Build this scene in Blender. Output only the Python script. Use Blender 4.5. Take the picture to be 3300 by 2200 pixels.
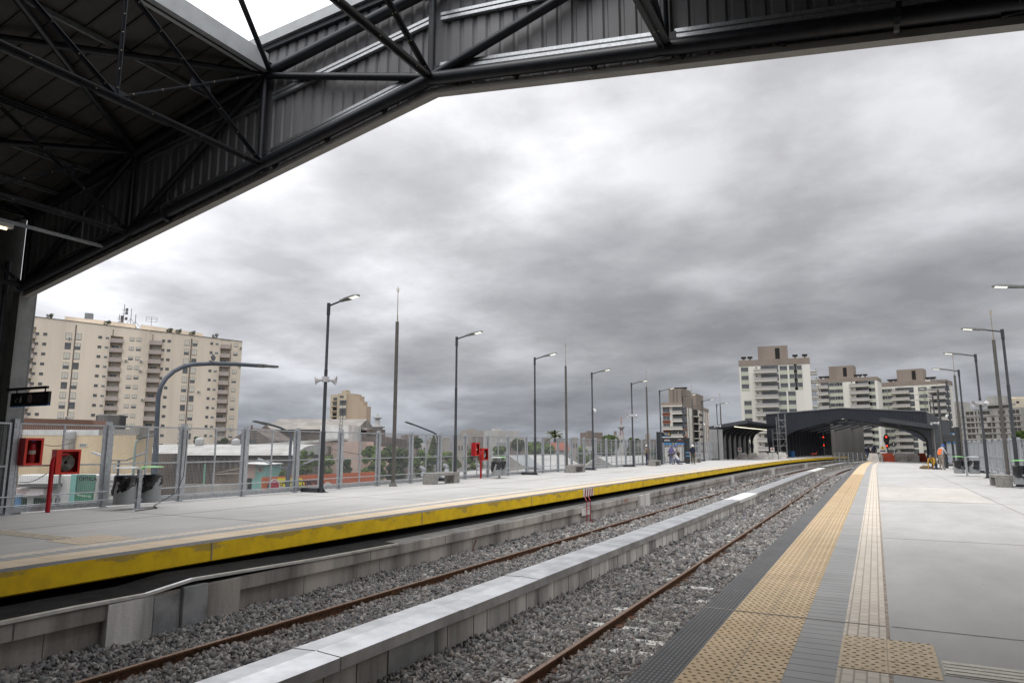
import bpy, bmesh, math, random
import numpy as np
from mathutils import Vector, Matrix
random.seed(7); rng=np.random.default_rng(7)
for o in list(bpy.data.objects): bpy.data.objects.remove(o)
sc=bpy.context.scene
COL=sc.collection
# ------------------------------------------------------------ camera
F_=2200.; H_=340.; VX_=1170.; H0=1.6
pitch=math.atan(H_/F_); psi=math.atan(VX_/math.hypot(F_,H_))
FW=np.array([-math.sin(psi)*math.cos(pitch),math.cos(psi)*math.cos(pitch),math.sin(pitch)])
RT=np.array([math.cos(psi),math.sin(psi),0.]); UP=np.cross(RT,FW); CP=np.array([0,0,H0])
cam=bpy.data.objects.new('camera',bpy.data.cameras.new('camera')); COL.objects.link(cam)
cam.data.lens=24; cam.data.sensor_width=36; cam.data.clip_end=6000; cam.data.clip_start=0.05
cam.matrix_world=Matrix([[RT[i],UP[i],-FW[i],CP[i]] for i in range(3)]+[[0,0,0,1]])
sc.camera=cam
# ------------------------------------------------------------ world: overcast sky
w=bpy.data.worlds.new('World'); sc.world=w; w.use_nodes=True
nt=w.node_tree; nt.nodes.clear(); N=nt.nodes.new; L=nt.links.new
out=N('ShaderNodeOutputWorld')
def mth(op,a,b=None,c=None,tree=nt,clamp=False):
    n=tree.nodes.new('ShaderNodeMath'); n.operation=op; n.use_clamp=clamp
    for i,v in enumerate((a,b,c)):
        if v is None: continue
        if isinstance(v,(int,float)): n.inputs[i].default_value=v
        else: tree.links.new(v,n.inputs[i])
    return n.outputs[0]
tc=N('ShaderNodeTexCoord'); sep=N('ShaderNodeSeparateXYZ'); L(tc.outputs['Generated'],sep.inputs[0])
zc=mth('MAXIMUM',sep.outputs[2],0.0)
den=mth('ADD',zc,0.21)
u=mth('DIVIDE',sep.outputs[0],den); v=mth('DIVIDE',sep.outputs[1],den)
cmb=N('ShaderNodeCombineXYZ'); L(u,cmb.inputs[0]); L(v,cmb.inputs[1])
def noise(scale,detail,rough,dist,off):
    mp=N('ShaderNodeMapping'); mp.inputs['Location'].default_value=off; L(cmb.outputs[0],mp.inputs[0])
    n=N('ShaderNodeTexNoise'); n.inputs['Scale'].default_value=scale; n.inputs['Detail'].default_value=detail
    n.inputs['Roughness'].default_value=rough; n.inputs['Distortion'].default_value=dist; L(mp.outputs[0],n.inputs['Vector']); return n.outputs['Fac']
n1=noise(1.25,5,0.48,0.15,(5.1,0.4,0)); n2=noise(3.4,8,0.58,0.1,(7.3,2.2,0))
nn=mth('ADD',mth('MULTIPLY',n1,0.70),mth('MULTIPLY',n2,0.30))
cr=N('ShaderNodeValToRGB'); L(nn,cr.inputs[0]); e=cr.color_ramp.elements
e[0].position=.38; e[0].color=(.66,.66,.67,1); e[1].position=.62; e[1].color=(1.34,1.34,1.34,1)
el=e.new(.49); el.color=(.9,.9,.9,1)
# broad luminance by height above the horizon (darker, bluer low down)
hr=N('ShaderNodeValToRGB'); L(zc,hr.inputs[0]); h=hr.color_ramp.elements
h[0].position=0; h[0].color=(.27,.29,.335,1); h[1].position=1; h[1].color=(1.35,1.35,1.38,1)
for p,c in ((.05,(.33,.345,.38)),(.13,(.43,.437,.46)),(.25,(.52,.52,.545)),(.40,(.55,.55,.57)),(.60,(.74,.74,.76)),(.75,(1.45,1.45,1.47))):
    q=h.new(p); q.color=(*c,1)
mul=N('ShaderNodeMixRGB'); mul.blend_type='MULTIPLY'; mul.inputs[0].default_value=1; L(hr.outputs[0],mul.inputs[1]); L(cr.outputs[0],mul.inputs[2])
# brighter breaks and heavier banks in the cloud
def lobe(px,py,width,amp,prev):
    d=FW*F_+RT*(px-1650)-UP*(py-1100); d=d/np.linalg.norm(d)
    vm=N('ShaderNodeVectorMath'); vm.operation='DOT_PRODUCT'; L(tc.outputs['Generated'],vm.inputs[0]); vm.inputs[1].default_value=tuple(d)
    k=1/(math.radians(width)**2)
    ex=mth('EXPONENT',mth('MULTIPLY',mth('SUBTRACT',vm.outputs['Value'],1.0),k))
    return mth('ADD',prev,mth('MULTIPLY',ex,amp))
g=N('ShaderNodeVectorMath'); g.operation='DOT_PRODUCT'; L(tc.outputs['Generated'],g.inputs[0]); g.inputs[1].default_value=(-FW[0],-FW[1],.15)
gain=mth('ADD',mth('MULTIPLY',mth('MAXIMUM',g.outputs['Value'],0.0),1.0),1.0)   # unseen sky behind the camera brightened to light the facades facing it
for a in ((250,880,10,.42),(1330,520,7,-.12),(1750,640,5,.36),(2150,680,5,.12),(1420,760,9,-.18),(2750,500,10,-.05),(2300,950,8,-.10),(1180,630,5,-.12),
          (2900,800,9,-.12),(1150,950,6,.15),(3100,300,8,.2),(1750,1150,12,-.06),(700,0,16,1.2)): gain=lobe(*a,gain)
m2=N('ShaderNodeMixRGB'); m2.blend_type='MULTIPLY'; m2.inputs[0].default_value=1; L(mul.outputs[0],m2.inputs[1]); L(gain,m2.inputs[2])
bg=N('ShaderNodeBackground'); L(m2.outputs[0],bg.inputs[0]); bg.inputs[1].default_value=1.08
sky=N('ShaderNodeTexSky'); sky.sky_type='NISHITA'; sky.sun_disc=False; sky.sun_elevation=math.radians(62); sky.sun_rotation=math.radians(200)
bg2=N('ShaderNodeBackground'); L(sky.outputs[0],bg2.inputs[0]); bg2.inputs[1].default_value=.06
mx=N('ShaderNodeMixShader'); mx.inputs[0].default_value=.94; L(bg2.outputs[0],mx.inputs[1]); L(bg.outputs[0],mx.inputs[2]); L(mx.outputs[0],out.inputs[0])
# ------------------------------------------------------------ sun behind cloud, exposure
sl=bpy.data.lights.new('sun','SUN'); sl.energy=.9; sl.angle=math.radians(25); sl.color=(1,.97,.93)
so=bpy.data.objects.new('sun',sl); COL.objects.link(so)
a,elv=math.radians(200),math.radians(62)
sdir=Vector((math.sin(a)*math.cos(elv),math.cos(a)*math.cos(elv),math.sin(elv)))
so.rotation_euler=(-sdir).to_track_quat('-Z','Y').to_euler()
sc.view_settings.view_transform='Standard'; sc.view_settings.look='None'; sc.view_settings.exposure=0.0; sc.view_settings.gamma=1
sc.render.engine='CYCLES'
# ------------------------------------------------------------ survey helpers
def ray(x,y):
    d=FW*F_+RT*(x-1650)-UP*(y-1100); return d/np.linalg.norm(d)
def P(px,py,dep):
    r=ray(px,py); return CP+r*dep/(r@FW)
def PZ(px,py,z=0.):
    d=ray(px,py); return CP+d*(z-H0)/d[2]
def shift(Y): return max(0.,Y-50)**3/1e5
def hd(Y): return 3*max(0.,Y-50)**2/1e5
def cur(X,Y,z=0.): return Vector((X+shift(Y),Y-(X+6)*hd(Y)*.5 if Y>45 else Y,z))
# ------------------------------------------------------------ materials
MATS={}
def mat(name,col,rough=.7,metal=0.,var=.12,scale=3.,bump=0.,bscale=40.,col2=None,spec=.4,streak=False,uv=False,emit=0,ecol=None,detail=5):
    if name in MATS: return MATS[name]
    m=bpy.data.materials.new(name); m.use_nodes=True; t=m.node_tree; b=t.nodes['Principled BSDF']
    b.inputs['Roughness'].default_value=rough; b.inputs['Metallic'].default_value=metal; b.inputs['Specular IOR Level'].default_value=spec
    c=t.nodes.new('ShaderNodeTexCoord'); src=c.outputs['UV' if uv else 'Object']
    if var>0:
        mp=t.nodes.new('ShaderNodeMapping'); t.links.new(src,mp.inputs[0])
        if streak: mp.inputs['Scale'].default_value=(1,1,.12)
        n=t.nodes.new('ShaderNodeTexNoise'); n.inputs['Scale'].default_value=scale; n.inputs['Detail'].default_value=detail; n.inputs['Roughness'].default_value=.62
        t.links.new(mp.outputs[0],n.inputs['Vector'])
        r=t.nodes.new('ShaderNodeValToRGB'); t.links.new(n.outputs['Fac'],r.inputs[0])
        c2=col2 or tuple(max(0,x*(1-var*1.6)) for x in col)
        c1=tuple(min(1,x*(1+var)) for x in col) if not col2 else col
        r.color_ramp.elements[0].position=.33; r.color_ramp.elements[1].position=.62
        r.color_ramp.elements[0].color=(*c2,1); r.color_ramp.elements[1].color=(*c1,1)
        t.links.new(r.outputs[0],b.inputs['Base Color'])
    else: b.inputs['Base Color'].default_value=(*col,1)
    if bump>0:
        n2=t.nodes.new('ShaderNodeTexNoise'); n2.inputs['Scale'].default_value=bscale; n2.inputs['Detail'].default_value=4; t.links.new(src,n2.inputs['Vector'])
        bp=t.nodes.new('ShaderNodeBump'); bp.inputs['Strength'].default_value=bump; bp.inputs['Distance'].default_value=.02
        t.links.new(n2.outputs['Fac'],bp.inputs['Height']); t.links.new(bp.outputs[0],b.inputs['Normal'])
    if emit: b.inputs['Emission Color'].default_value=(*(ecol or col),1); b.inputs['Emission Strength'].default_value=emit
    MATS[name]=m; return m
def attrmat(name,rough=.85,mulv=1.,trans=0):
    m=bpy.data.materials.new(name); m.use_nodes=True; t=m.node_tree; b=t.nodes['Principled BSDF']; b.inputs['Roughness'].default_value=rough
    b.inputs['Specular IOR Level'].default_value=.25
    a=t.nodes.new('ShaderNodeAttribute'); a.attribute_name='tint'; t.links.new(a.outputs['Color'],b.inputs['Base Color'])
    MATS[name]=m; return m
def brickmat(name,c1,c2,mortar,bw,bh,ms,rough=.75,off=.5,bump=.4,rot=0,noise_amt=.25,loc=0):
    m=bpy.data.materials.new(name); m.use_nodes=True; t=m.node_tree; b=t.nodes['Principled BSDF']; b.inputs['Roughness'].default_value=rough
    c=t.nodes.new('ShaderNodeTexCoord'); mp=t.nodes.new('ShaderNodeMapping'); mp.inputs['Rotation'].default_value=(0,0,rot); mp.inputs['Location'].default_value=(loc,0,0); t.links.new(c.outputs['UV'],mp.inputs[0])
    k=t.nodes.new('ShaderNodeTexBrick'); k.offset=off; k.inputs['Scale'].default_value=1; k.inputs['Brick Width'].default_value=bw; k.inputs['Row Height'].default_value=bh
    k.inputs['Mortar Size'].default_value=ms; k.inputs['Mortar Smooth'].default_value=.2; k.inputs['Color1'].default_value=(*c1,1); k.inputs['Color2'].default_value=(*c2,1); k.inputs['Mortar'].default_value=(*mortar,1)
    t.links.new(mp.outputs[0],k.inputs['Vector'])
    n=t.nodes.new('ShaderNodeTexNoise'); n.inputs['Scale'].default_value=1.3; n.inputs['Detail'].default_value=6; t.links.new(c.outputs['UV'],n.inputs['Vector'])
    mr=t.nodes.new('ShaderNodeMapRange'); mr.inputs[1].default_value=.3; mr.inputs[2].default_value=.7; mr.inputs[3].default_value=1-noise_amt; mr.inputs[4].default_value=1+noise_amt*.5; t.links.new(n.outputs['Fac'],mr.inputs[0])
    x=t.nodes.new('ShaderNodeMixRGB'); x.blend_type='MULTIPLY'; x.inputs[0].default_value=1; t.links.new(k.outputs['Color'],x.inputs[1]); t.links.new(mr.outputs[0],x.inputs[2]); t.links.new(x.outputs[0],b.inputs['Base Color'])
    bp=t.nodes.new('ShaderNodeBump'); bp.invert=True; bp.inputs['Strength'].default_value=bump; bp.inputs['Distance'].default_value=.01; t.links.new(k.outputs['Fac'],bp.inputs['Height']); t.links.new(bp.outputs[0],b.inputs['Normal'])
    MATS[name]=m; return m
def slabmat(name,c_lo,c_hi,rough=.93):
    """cast concrete: broad blotches, fine grain, scuffs"""
    m=bpy.data.materials.new(name); m.use_nodes=True; t=m.node_tree; b=t.nodes['Principled BSDF']; b.inputs['Roughness'].default_value=rough; b.inputs['Specular IOR Level'].default_value=.15
    c=t.nodes.new('ShaderNodeTexCoord'); uvv=c.outputs['UV']
    def nz(s,d,sx=1,sy=1,r=.6):
        mp=t.nodes.new('ShaderNodeMapping'); mp.inputs['Scale'].default_value=(sx,sy,1); t.links.new(uvv,mp.inputs[0])
        n=t.nodes.new('ShaderNodeTexNoise'); n.inputs['Scale'].default_value=s; n.inputs['Detail'].default_value=d; n.inputs['Roughness'].default_value=r; t.links.new(mp.outputs[0],n.inputs['Vector']); return n.outputs['Fac']
    big=nz(.35,5,1,.5); mid=nz(2.2,6,1,.35); fine=nz(120,3)
    s=mth('ADD',mth('MULTIPLY',big,.5,tree=t),mth('ADD',mth('MULTIPLY',mid,.33,tree=t),mth('MULTIPLY',fine,.17,tree=t),tree=t),tree=t)
    r=t.nodes.new('ShaderNodeValToRGB'); t.links.new(s,r.inputs[0]); r.color_ramp.elements[0].position=.36; r.color_ramp.elements[1].position=.63
    r.color_ramp.elements[0].color=(*c_lo,1); r.color_ramp.elements[1].color=(*c_hi,1)
    # dark specks
    vo=t.nodes.new('ShaderNodeTexVoronoi'); vo.inputs['Scale'].default_value=1.1; t.links.new(uvv,vo.inputs['Vector'])
    sp=mth('LESS_THAN',vo.outputs['Distance'],.022,tree=t)
    x=t.nodes.new('ShaderNodeMixRGB'); t.links.new(mth('MULTIPLY',sp,.45,tree=t),x.inputs[0]); t.links.new(r.outputs[0],x.inputs[1]); x.inputs[2].default_value=(.12,.115,.11,1)
    t.links.new(x.outputs[0],b.inputs['Base Color'])
    bp=t.nodes.new('ShaderNodeBump'); bp.inputs['Strength'].default_value=.12; bp.inputs['Distance'].default_value=.01; t.links.new(fine,bp.inputs['Height']); t.links.new(bp.outputs[0],b.inputs['Normal'])
    MATS[name]=m; return m
M=mat
DARK=M('dark_steel_paint',(.022,.024,.030),.38,.0,.15,6,spec=.5)
POLE=M('graphite_pole_paint',(.052,.055,.062),.45,.1,.12,5)
GALV=M('galvanised_steel',(.47,.49,.51),.42,.55,.14,14,bump=.05,bscale=60)
GALVD=M('galvanised_dull',(.24,.25,.26),.5,.35,.15,9)
SILV=M('bright_galvanised_profile',(.62,.64,.65),.3,.85,.12,30)
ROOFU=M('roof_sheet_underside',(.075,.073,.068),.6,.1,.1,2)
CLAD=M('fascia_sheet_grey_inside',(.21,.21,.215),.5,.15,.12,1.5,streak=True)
FASO=M('fascia_sheet_blue_black',(.020,.024,.033),.45,.1,.12,.8)
TRIM=M('light_flashing',(.52,.54,.55),.45,.3,.06,4)
TRIMB=M('beige_grey_flashing',(.36,.345,.32),.6,.1,.06,3)
CONC=slabmat('platform_concrete',(.41,.402,.385),(.55,.54,.52))
CONCL=slabmat('platform_concrete_pale',(.46,.435,.40),(.63,.60,.56))
CONCW=M('cast_wall_concrete',(.54,.525,.50),.85,0,.40,1.4,bump=.25,bscale=25,streak=True,detail=8)
CONCB=M('beam_concrete_brownish',(.36,.33,.30),.85,0,.38,1.1,bump=.25,bscale=18,streak=True,detail=8)
BENCHC=M('bench_concrete',(.27,.26,.24),.85,0,.2,9,bump=.2,bscale=60)
RUST=M('rusty_rail_side',(.12,.058,.03),.75,.2,.35,18,bump=.1,bscale=80)
RAILT=M('rail_head',(.23,.15,.105),.45,.6,.3,25)
YEL=None
RED=M('fire_red_paint',(.40,.008,.016),.35,0,.08,6,spec=.5)
BLK=M('black_plastic_bag',(.008,.008,.009),.28,0,.0,spec=.6,bump=1.,bscale=9)
WHT=M('white_paint',(.72,.72,.70),.5,0,.05,5)
BLKM=M('matt_black',(.012,.012,.014),.6,0,0)
GLS=M('window_glass_dark',(.085,.09,.095),.16,0,.3,.6,spec=.7)
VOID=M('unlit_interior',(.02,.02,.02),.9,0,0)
# ------------------------------------------------------------ mesh builder
class MB:
    def __init__(s): s.v=[]; s.f=[]; s.mi=[]; s.uv=None
    def add(s,vs,fs,mi=0):
        o=len(s.v); s.v+= [tuple(x) for x in vs]; s.f+=[tuple(i+o for i in f) for f in fs]; s.mi+=[mi]*len(fs); return s
    def box(s,x0,x1,y0,y1,z0,z1,mi=0,mx=None):
        vs=[(x,y,z) for z in (z0,z1) for y in (y0,y1) for x in (x0,x1)]
        if mx is not None: vs=[mx@Vector(v) for v in vs]
        return s.add(vs,[(0,2,3,1),(4,5,7,6),(0,1,5,4),(1,3,7,5),(3,2,6,7),(2,0,4,6)],mi)
    def cbox(s,c,sx,sy,sz,mi=0,rot=0):
        m=Matrix.Translation(c)@Matrix.Rotation(rot,4,'Z'); return s.box(-sx/2,sx/2,-sy/2,sy/2,-sz/2,sz/2,mi,m)
    def beam(s,a,b,w,h,mi=0,up=(0,0,1)):
        a=Vector(a); b=Vector(b); d=b-a; l=d.length
        if l<1e-6: return s
        y=d/l; upv=Vector(up)
        if abs(y.dot(upv))>.99: upv=Vector((1,0,0))
        x=y.cross(upv).normalized(); z=x.cross(y)
        m=Matrix([[x[i],y[i],z[i],a[i]] for i in range(3)]+[[0,0,0,1]])
        return s.box(-w/2,w/2,0,l,-h/2,h/2,mi,m)
    def angle(s,a,b,w,mi=0,t=.008,up=(0,0,1)):
        """double angle iron: two L flanges"""
        a=Vector(a); b=Vector(b); d=b-a; l=d.length; y=d/l; upv=Vector(up)
        if abs(y.dot(upv))>.99: upv=Vector((1,0,0))
        x=y.cross(upv).normalized(); z=x.cross(y)
        m=Matrix([[x[i],y[i],z[i],a[i]] for i in range(3)]+[[0,0,0,1]])
        s.box(-w/2,w/2,0,l,0,t,mi,m); s.box(-t,t,0,l,t,w*.8,mi,m); return s
    def tube(s,pts,r,n=10,mi=0,caps=True):
        pts=[Vector(p) for p in pts]; rs=r if isinstance(r,(list,tuple)) else [r]*len(pts); o=len(s.v); X=None
        for i,p in enumerate(pts):
            d=(pts[min(i+1,len(pts)-1)]-pts[max(i-1,0)]).normalized()
            if X is None: X=d.cross(Vector((0,0,1))) if abs(d.z)<.95 else d.cross(Vector((1,0,0)))
            X=(X-d*X.dot(d)).normalized(); Y=d.cross(X)
            for k in range(n):
                t=2*math.pi*k/n; s.v.append(tuple(p+(X*math.cos(t)+Y*math.sin(t))*rs[i]))
        for i in range(len(pts)-1):
            for k in range(n):
                s.f.append((o+i*n+k,o+i*n+(k+1)%n,o+(i+1)*n+(k+1)%n,o+(i+1)*n+k)); s.mi.append(mi)
        if caps:
            s.f.append(tuple(o+k for k in range(n))[::-1]); s.mi.append(mi); s.f.append(tuple(o+(len(pts)-1)*n+k for k in range(n))); s.mi.append(mi)
        return s
    def lathe(s,c,prof,n=14,mi=0,mx=None):
        o=len(s.v)
        for r,z in prof:
            for k in range(n):
                t=2*math.pi*k/n; p=Vector((r*math.cos(t),r*math.sin(t),z)); p=(mx@p if mx else p)+Vector(c); s.v.append(tuple(p))
        for i in range(len(prof)-1):
            for k in range(n): s.f.append((o+i*n+k,o+i*n+(k+1)%n,o+(i+1)*n+(k+1)%n,o+(i+1)*n+k)); s.mi.append(mi)
        s.f.append(tuple(o+k for k in range(n))[::-1]); s.mi.append(mi)
        s.f.append(tuple(o+(len(prof)-1)*n+k for k in range(n))); s.mi.append(mi); return s
    def prism(s,poly,ax,d0,d1,mi=0,mx=None):
        """polygon (a,b) extruded: ax='y' -> poly in x,z ; ax='x' -> poly in y,z ; ax='z' -> poly in x,y"""
        def q(a,b,d): return {'y':(a,d,b),'x':(d,a,b),'z':(a,b,d)}[ax]
        vs=[q(a,b,d0) for a,b in poly]+[q(a,b,d1) for a,b in poly]
        if mx is not None: vs=[mx@Vector(v) for v in vs]
        n=len(poly); fs=[tuple(range(n))[::-1],tuple(range(n,2*n))]+[(i,(i+1)%n,n+(i+1)%n,n+i) for i in range(n)]
        return s.add(vs,fs,mi)
    def build(s,name,mats,parent=None,smooth=False,loc=None,rot=0,normals=True):
        me=bpy.data.meshes.new(name); me.from_pydata(s.v,[],s.f); 
        for m in (mats if isinstance(mats,(list,tuple)) else [mats]): me.materials.append(m)
        me.polygons.foreach_set('material_index',s.mi)
        if smooth: me.polygons.foreach_set('use_smooth',[True]*len(s.f))
        if normals:
            bm=bmesh.new(); bm.from_mesh(me); bmesh.ops.recalc_face_normals(bm,faces=bm.faces); bm.to_mesh(me); bm.free()
        if smooth: 
            try: me.set_sharp_from_angle(angle=math.radians(40))
            except Exception: pass
        o=bpy.data.objects.new(name,me); COL.objects.link(o)
        if parent: o.parent=parent
        if loc is not None: o.location=loc
        if rot: o.rotation_euler=(0,0,rot)
        return o
def tag(o,label=None,cat=None,group=None,kind=None):
    if label: o['label']=label
    if cat: o['category']=cat
    if group: o['group']=group
    if kind: o['kind']=kind
    return o
def thing(name,label,cat,loc=(0,0,0),rz=0,group=None):
    o=bpy.data.objects.new(name,None); COL.objects.link(o); o.location=loc; o.rotation_euler=(0,0,rz); o.empty_display_size=.2
    return tag(o,label,cat,group)
def struct(o): o['kind']='structure'; return o
def dup(root,loc=None,rz=None,label=None,group=None):
    r=root.copy(); COL.objects.link(r)
    if loc is not None: r.location=loc
    if rz is not None: r.rotation_euler=(0,0,rz)
    if label: r['label']=label
    if group: r['group']=group
    for ch in list(root.children):
        c=ch.copy(); COL.objects.link(c); c.parent=r
        for g in ch.children:
            d=g.copy(); COL.objects.link(d); d.parent=c
    return r
def strip(name,prof,ys,mats,mi=None,z_uv=False,bend=True,parent=None):
    """sweep an open X,Z profile along the line; UV = (lateral,along)"""
    vs=[];fs=[];uvs=[];ms=[]
    acc=[0]
    for i in range(1,len(prof)): acc.append(acc[-1]+math.hypot(prof[i][0]-prof[i-1][0],prof[i][1]-prof[i-1][1]))
    for y in ys:
        for x,z in prof: vs.append(tuple(cur(x,y,z) if bend else (x,y,z)))
    n=len(prof)
    for j in range(len(ys)-1):
        for i in range(n-1):
            fs.append((j*n+i,j*n+i+1,(j+1)*n+i+1,(j+1)*n+i)); ms.append(mi[i] if mi else 0)
            uvs+=[(acc[i],ys[j]),(acc[i+1],ys[j]),(acc[i+1],ys[j+1]),(acc[i],ys[j+1])]
    me=bpy.data.meshes.new(name); me.from_pydata(vs,[],fs)
    for m in (mats if isinstance(mats,(list,tuple)) else [mats]): me.materials.append(m)
    me.polygons.foreach_set('material_index',ms)
    ul=me.uv_layers.new(name='UVMap'); ul.data.foreach_set('uv',[c for p in uvs for c in p])
    o=bpy.data.objects.new(name,me); COL.objects.link(o)
    if parent: o.parent=parent
    return o
def text(s,size,m,parent,mx,name='lettering',ext=.004,bold=0):
    cu=bpy.data.curves.new('t','FONT'); cu.body=s; cu.size=size; cu.extrude=ext; cu.offset=bold; cu.align_x='CENTER'; cu.align_y='CENTER'; cu.resolution_u=3
    t=bpy.data.objects.new('t',cu); COL.objects.link(t); dg=bpy.context.evaluated_depsgraph_get(); dg.update()
    me=bpy.data.meshes.new_from_object(t.evaluated_get(dg)); bpy.data.objects.remove(t); bpy.data.curves.remove(cu)
    me.materials.clear(); me.materials.append(m)
    o=bpy.data.objects.new(name,me); COL.objects.link(o); o.parent=parent; o.matrix_local=mx; return o
YS=[-26+2*i for i in range(35)]+[45+3*i for i in range(40)]
YS=sorted(set(YS)); YN=[y for y in YS if y<=46]
# ============================================================ PLATFORMS, TRACK
def yellow():
    m=bpy.data.materials.new('yellow_edge_paint'); m.use_nodes=True; t=m.node_tree; b=t.nodes['Principled BSDF']; b.inputs['Roughness'].default_value=.6
    c=t.nodes.new('ShaderNodeTexCoord')
    def nz(s,sx,sy,d=6):
        mp=t.nodes.new('ShaderNodeMapping'); mp.inputs['Scale'].default_value=(sx,sy,1); t.links.new(c.outputs['UV'],mp.inputs[0])
        n=t.nodes.new('ShaderNodeTexNoise'); n.inputs['Scale'].default_value=s; n.inputs['Detail'].default_value=d; n.inputs['Roughness'].default_value=.65; t.links.new(mp.outputs[0],n.inputs['Vector']); return n.outputs['Fac']
    r=t.nodes.new('ShaderNodeValToRGB'); t.links.new(nz(2.2,1,1),r.inputs[0]); e=r.color_ramp.elements
    e[0].position=.35; e[0].color=(.74,.47,.006,1); e[1].position=.6; e[1].color=(.93,.62,.004,1)
    sx=t.nodes.new('ShaderNodeSeparateXYZ'); t.links.new(c.outputs['UV'],sx.inputs[0])
    top=t.nodes.new('ShaderNodeMapRange'); top.inputs[1].default_value=0; top.inputs[2].default_value=.2; top.inputs[3].default_value=.12; top.inputs[4].default_value=-.10; t.links.new(sx.outputs[0],top.inputs[0])
    worn=t.nodes.new('ShaderNodeMapRange'); worn.inputs[1].default_value=.575; worn.inputs[2].default_value=.605; t.links.new(mth('ADD',nz(1.9,1.3,.5,12),top.outputs[0],tree=t),worn.inputs[0])
    x=t.nodes.new('ShaderNodeMixRGB'); t.links.new(mth('MULTIPLY',worn.outputs[0],.6,tree=t),x.inputs[0]); t.links.new(r.outputs[0],x.inputs[1]); x.inputs[2].default_value=(.32,.24,.10,1)
    t.links.new(x.outputs[0],b.inputs['Base Color']); return m
YEL=yellow()
TACT=brickmat('tactile_tile_ochre',(.66,.495,.30),(.72,.555,.36),(.36,.30,.22),.33,.33,.005,off=0,bump=.3,noise_amt=.14,loc=-.30)
TACTF=brickmat('tactile_tile_ochre_pale',(.68,.54,.37),(.73,.60,.43),(.42,.36,.28),.33,.33,.006,off=0,bump=.3,noise_amt=.12)
PAV=brickmat('grey_paver',(.37,.365,.355),(.42,.415,.405),(.13,.125,.12),7.,.165,.006,off=0,bump=.5,noise_amt=.12)
GUIDE=brickmat('beige_guide_tile',(.66,.59,.49),(.73,.66,.56),(.44,.38,.31),.17,.0825,.007,off=.5,bump=.6,rot=math.pi/2,noise_amt=.1)
EDGE=brickmat('dark_ribbed_edge_tile',(.19,.19,.19),(.23,.23,.23),(.085,.085,.085),.06,.034,.009,off=0,bump=.9,rot=math.pi/2,noise_amt=.15)
FILL=M('brown_sealant',(.36,.30,.24),.8,0,.25,8,uv=True)
pl=strip('platform_left',[(-19.0,-.3),(-19.0,0),(-11.73,0)],YS,[CONC]); struct(pl)
struct(strip('platform_left_paving',[(-11.73,0),(-11.40,0),(-11.07,0),(-10.41,0),(-10.1,0)],YS,[GUIDE,PAV,TACTF,EDGE],[0,1,2,3]))
struct(strip('platform_left_edge',[(-10.1,0),(-10.1,-.30),(-10.16,-.33),(-19.0,-.36)],YS,[YEL,VOID],[0,0,1]))
YR=[y for y in YS if y<=128]
struct(strip('platform_right',[(.0,0),(7.2,0),(7.2,-1.5)],YR,[CONC]))
struct(strip('platform_right_paving',[(-1.65,0),(-1.35,0),(-.69,0),(-.36,0),(-.03,0),(0,0)],YR,[EDGE,TACT,PAV,GUIDE,FILL],[0,1,2,3,4]))
struct(strip('platform_right_edge',[(-1.65,0),(-1.65,-.3),(-1.70,-.33),(2,-.34)],YR,[YEL,VOID],[0,0,1]))
def sheet(name,poly,m,z=.004):
    me=bpy.data.meshes.new(name); me.from_pydata([(x,y,z) for x,y in poly],[],[tuple(range(len(poly)))]); me.materials.append(m)
    ul=me.uv_layers.new(name='UVMap'); ul.data.foreach_set('uv',[c for x,y in poly for c in (x,y)])
    o=bpy.data.objects.new(name,me); COL.objects.link(o); return o
struct(sheet('pale_floor_patch',[(.02,23.95),(2.93,24.2),(2.99,32.3),(.02,32.6)],CONCL))  # paler patch laid over the platform floor
# painted edge joints, chips
for X_,s_ in ((-10.1,1),):
    for y in (2.1,8.25,14.4,20.6,26.8,33,39,45.3,51.5,57.8,64,70,76):
        c=cur(-10.095,y); B=MB(); B.box(c.x-.001,c.x+.006,c.y-.012,c.y+.012,-.29,-.002); struct(B.build('edge_joint',M('edge_joint_grey',(.36,.31,.24),.9,0,.2,8)))
# slab joints
jt=MB()
for y in (7.32,14.2,23.95,32.6,42,52,62,72): jt.box(.02,6.3,y-.006,y+.006,.004,.0065)
for y in (-2,4.4,11.,17.5,24,30.6,37,44,52): jt.box(-18.5,-11.75,y-.007,y+.007,.002,.005)
jt.box(3.03,3.045,7.33,80,.0045,.0068); jt.box(-15.02,-15.0,-8,60,.0025,.0055)
jt.box(-1.64,-.03,7.30,7.325,.001,.004)
struct(jt.build('platform_joints',M('joint_filler',(.36,.33,.29),.9,0,.2,6)))
# tactile crossing and ribbed guide strip, right platform
cr_=MB()
def tiles(b,x0,x1,y0,y1,s=.33,z=.006):
    nx=max(1,round((x1-x0)/s)); ny=max(1,round((y1-y0)/s))
    for i in range(nx):
        for j in range(ny):
            b.box(x0+i*(x1-x0)/nx+.003,x0+(i+1)*(x1-x0)/nx-.003,y0+j*(y1-y0)/ny+.003,y0+(j+1)*(y1-y0)/ny-.003,.001,z+random.uniform(-.001,.001))
tiles(cr_,-.36,-.03,5.84,6.82); tiles(cr_,-.03,.31,5.84,6.82)
DOMET=M('ochre_tile_plain',(.66,.53,.37),.75,0,.08,12)
struct(cr_.build('tactile_crossing',DOMET))
gs=MB()
for k in range(7):
    x0=.335+k*.67
    for r_ in range(4): gs.box(x0,x0+.64,6.02+r_*.085,6.085+r_*.085,.001,.010)
struct(gs.build('ribbed_guide_strip',M('ribbed_tile',(.68,.655,.57),.75,0,.08,10)))
gb=MB(); gb.box(.32,5.2,5.99,6.38,.001,.004); struct(gb.build('guide_strip_bed',M('ribbed_bed',(.50,.48,.42),.8,0,.1,10)))
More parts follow.
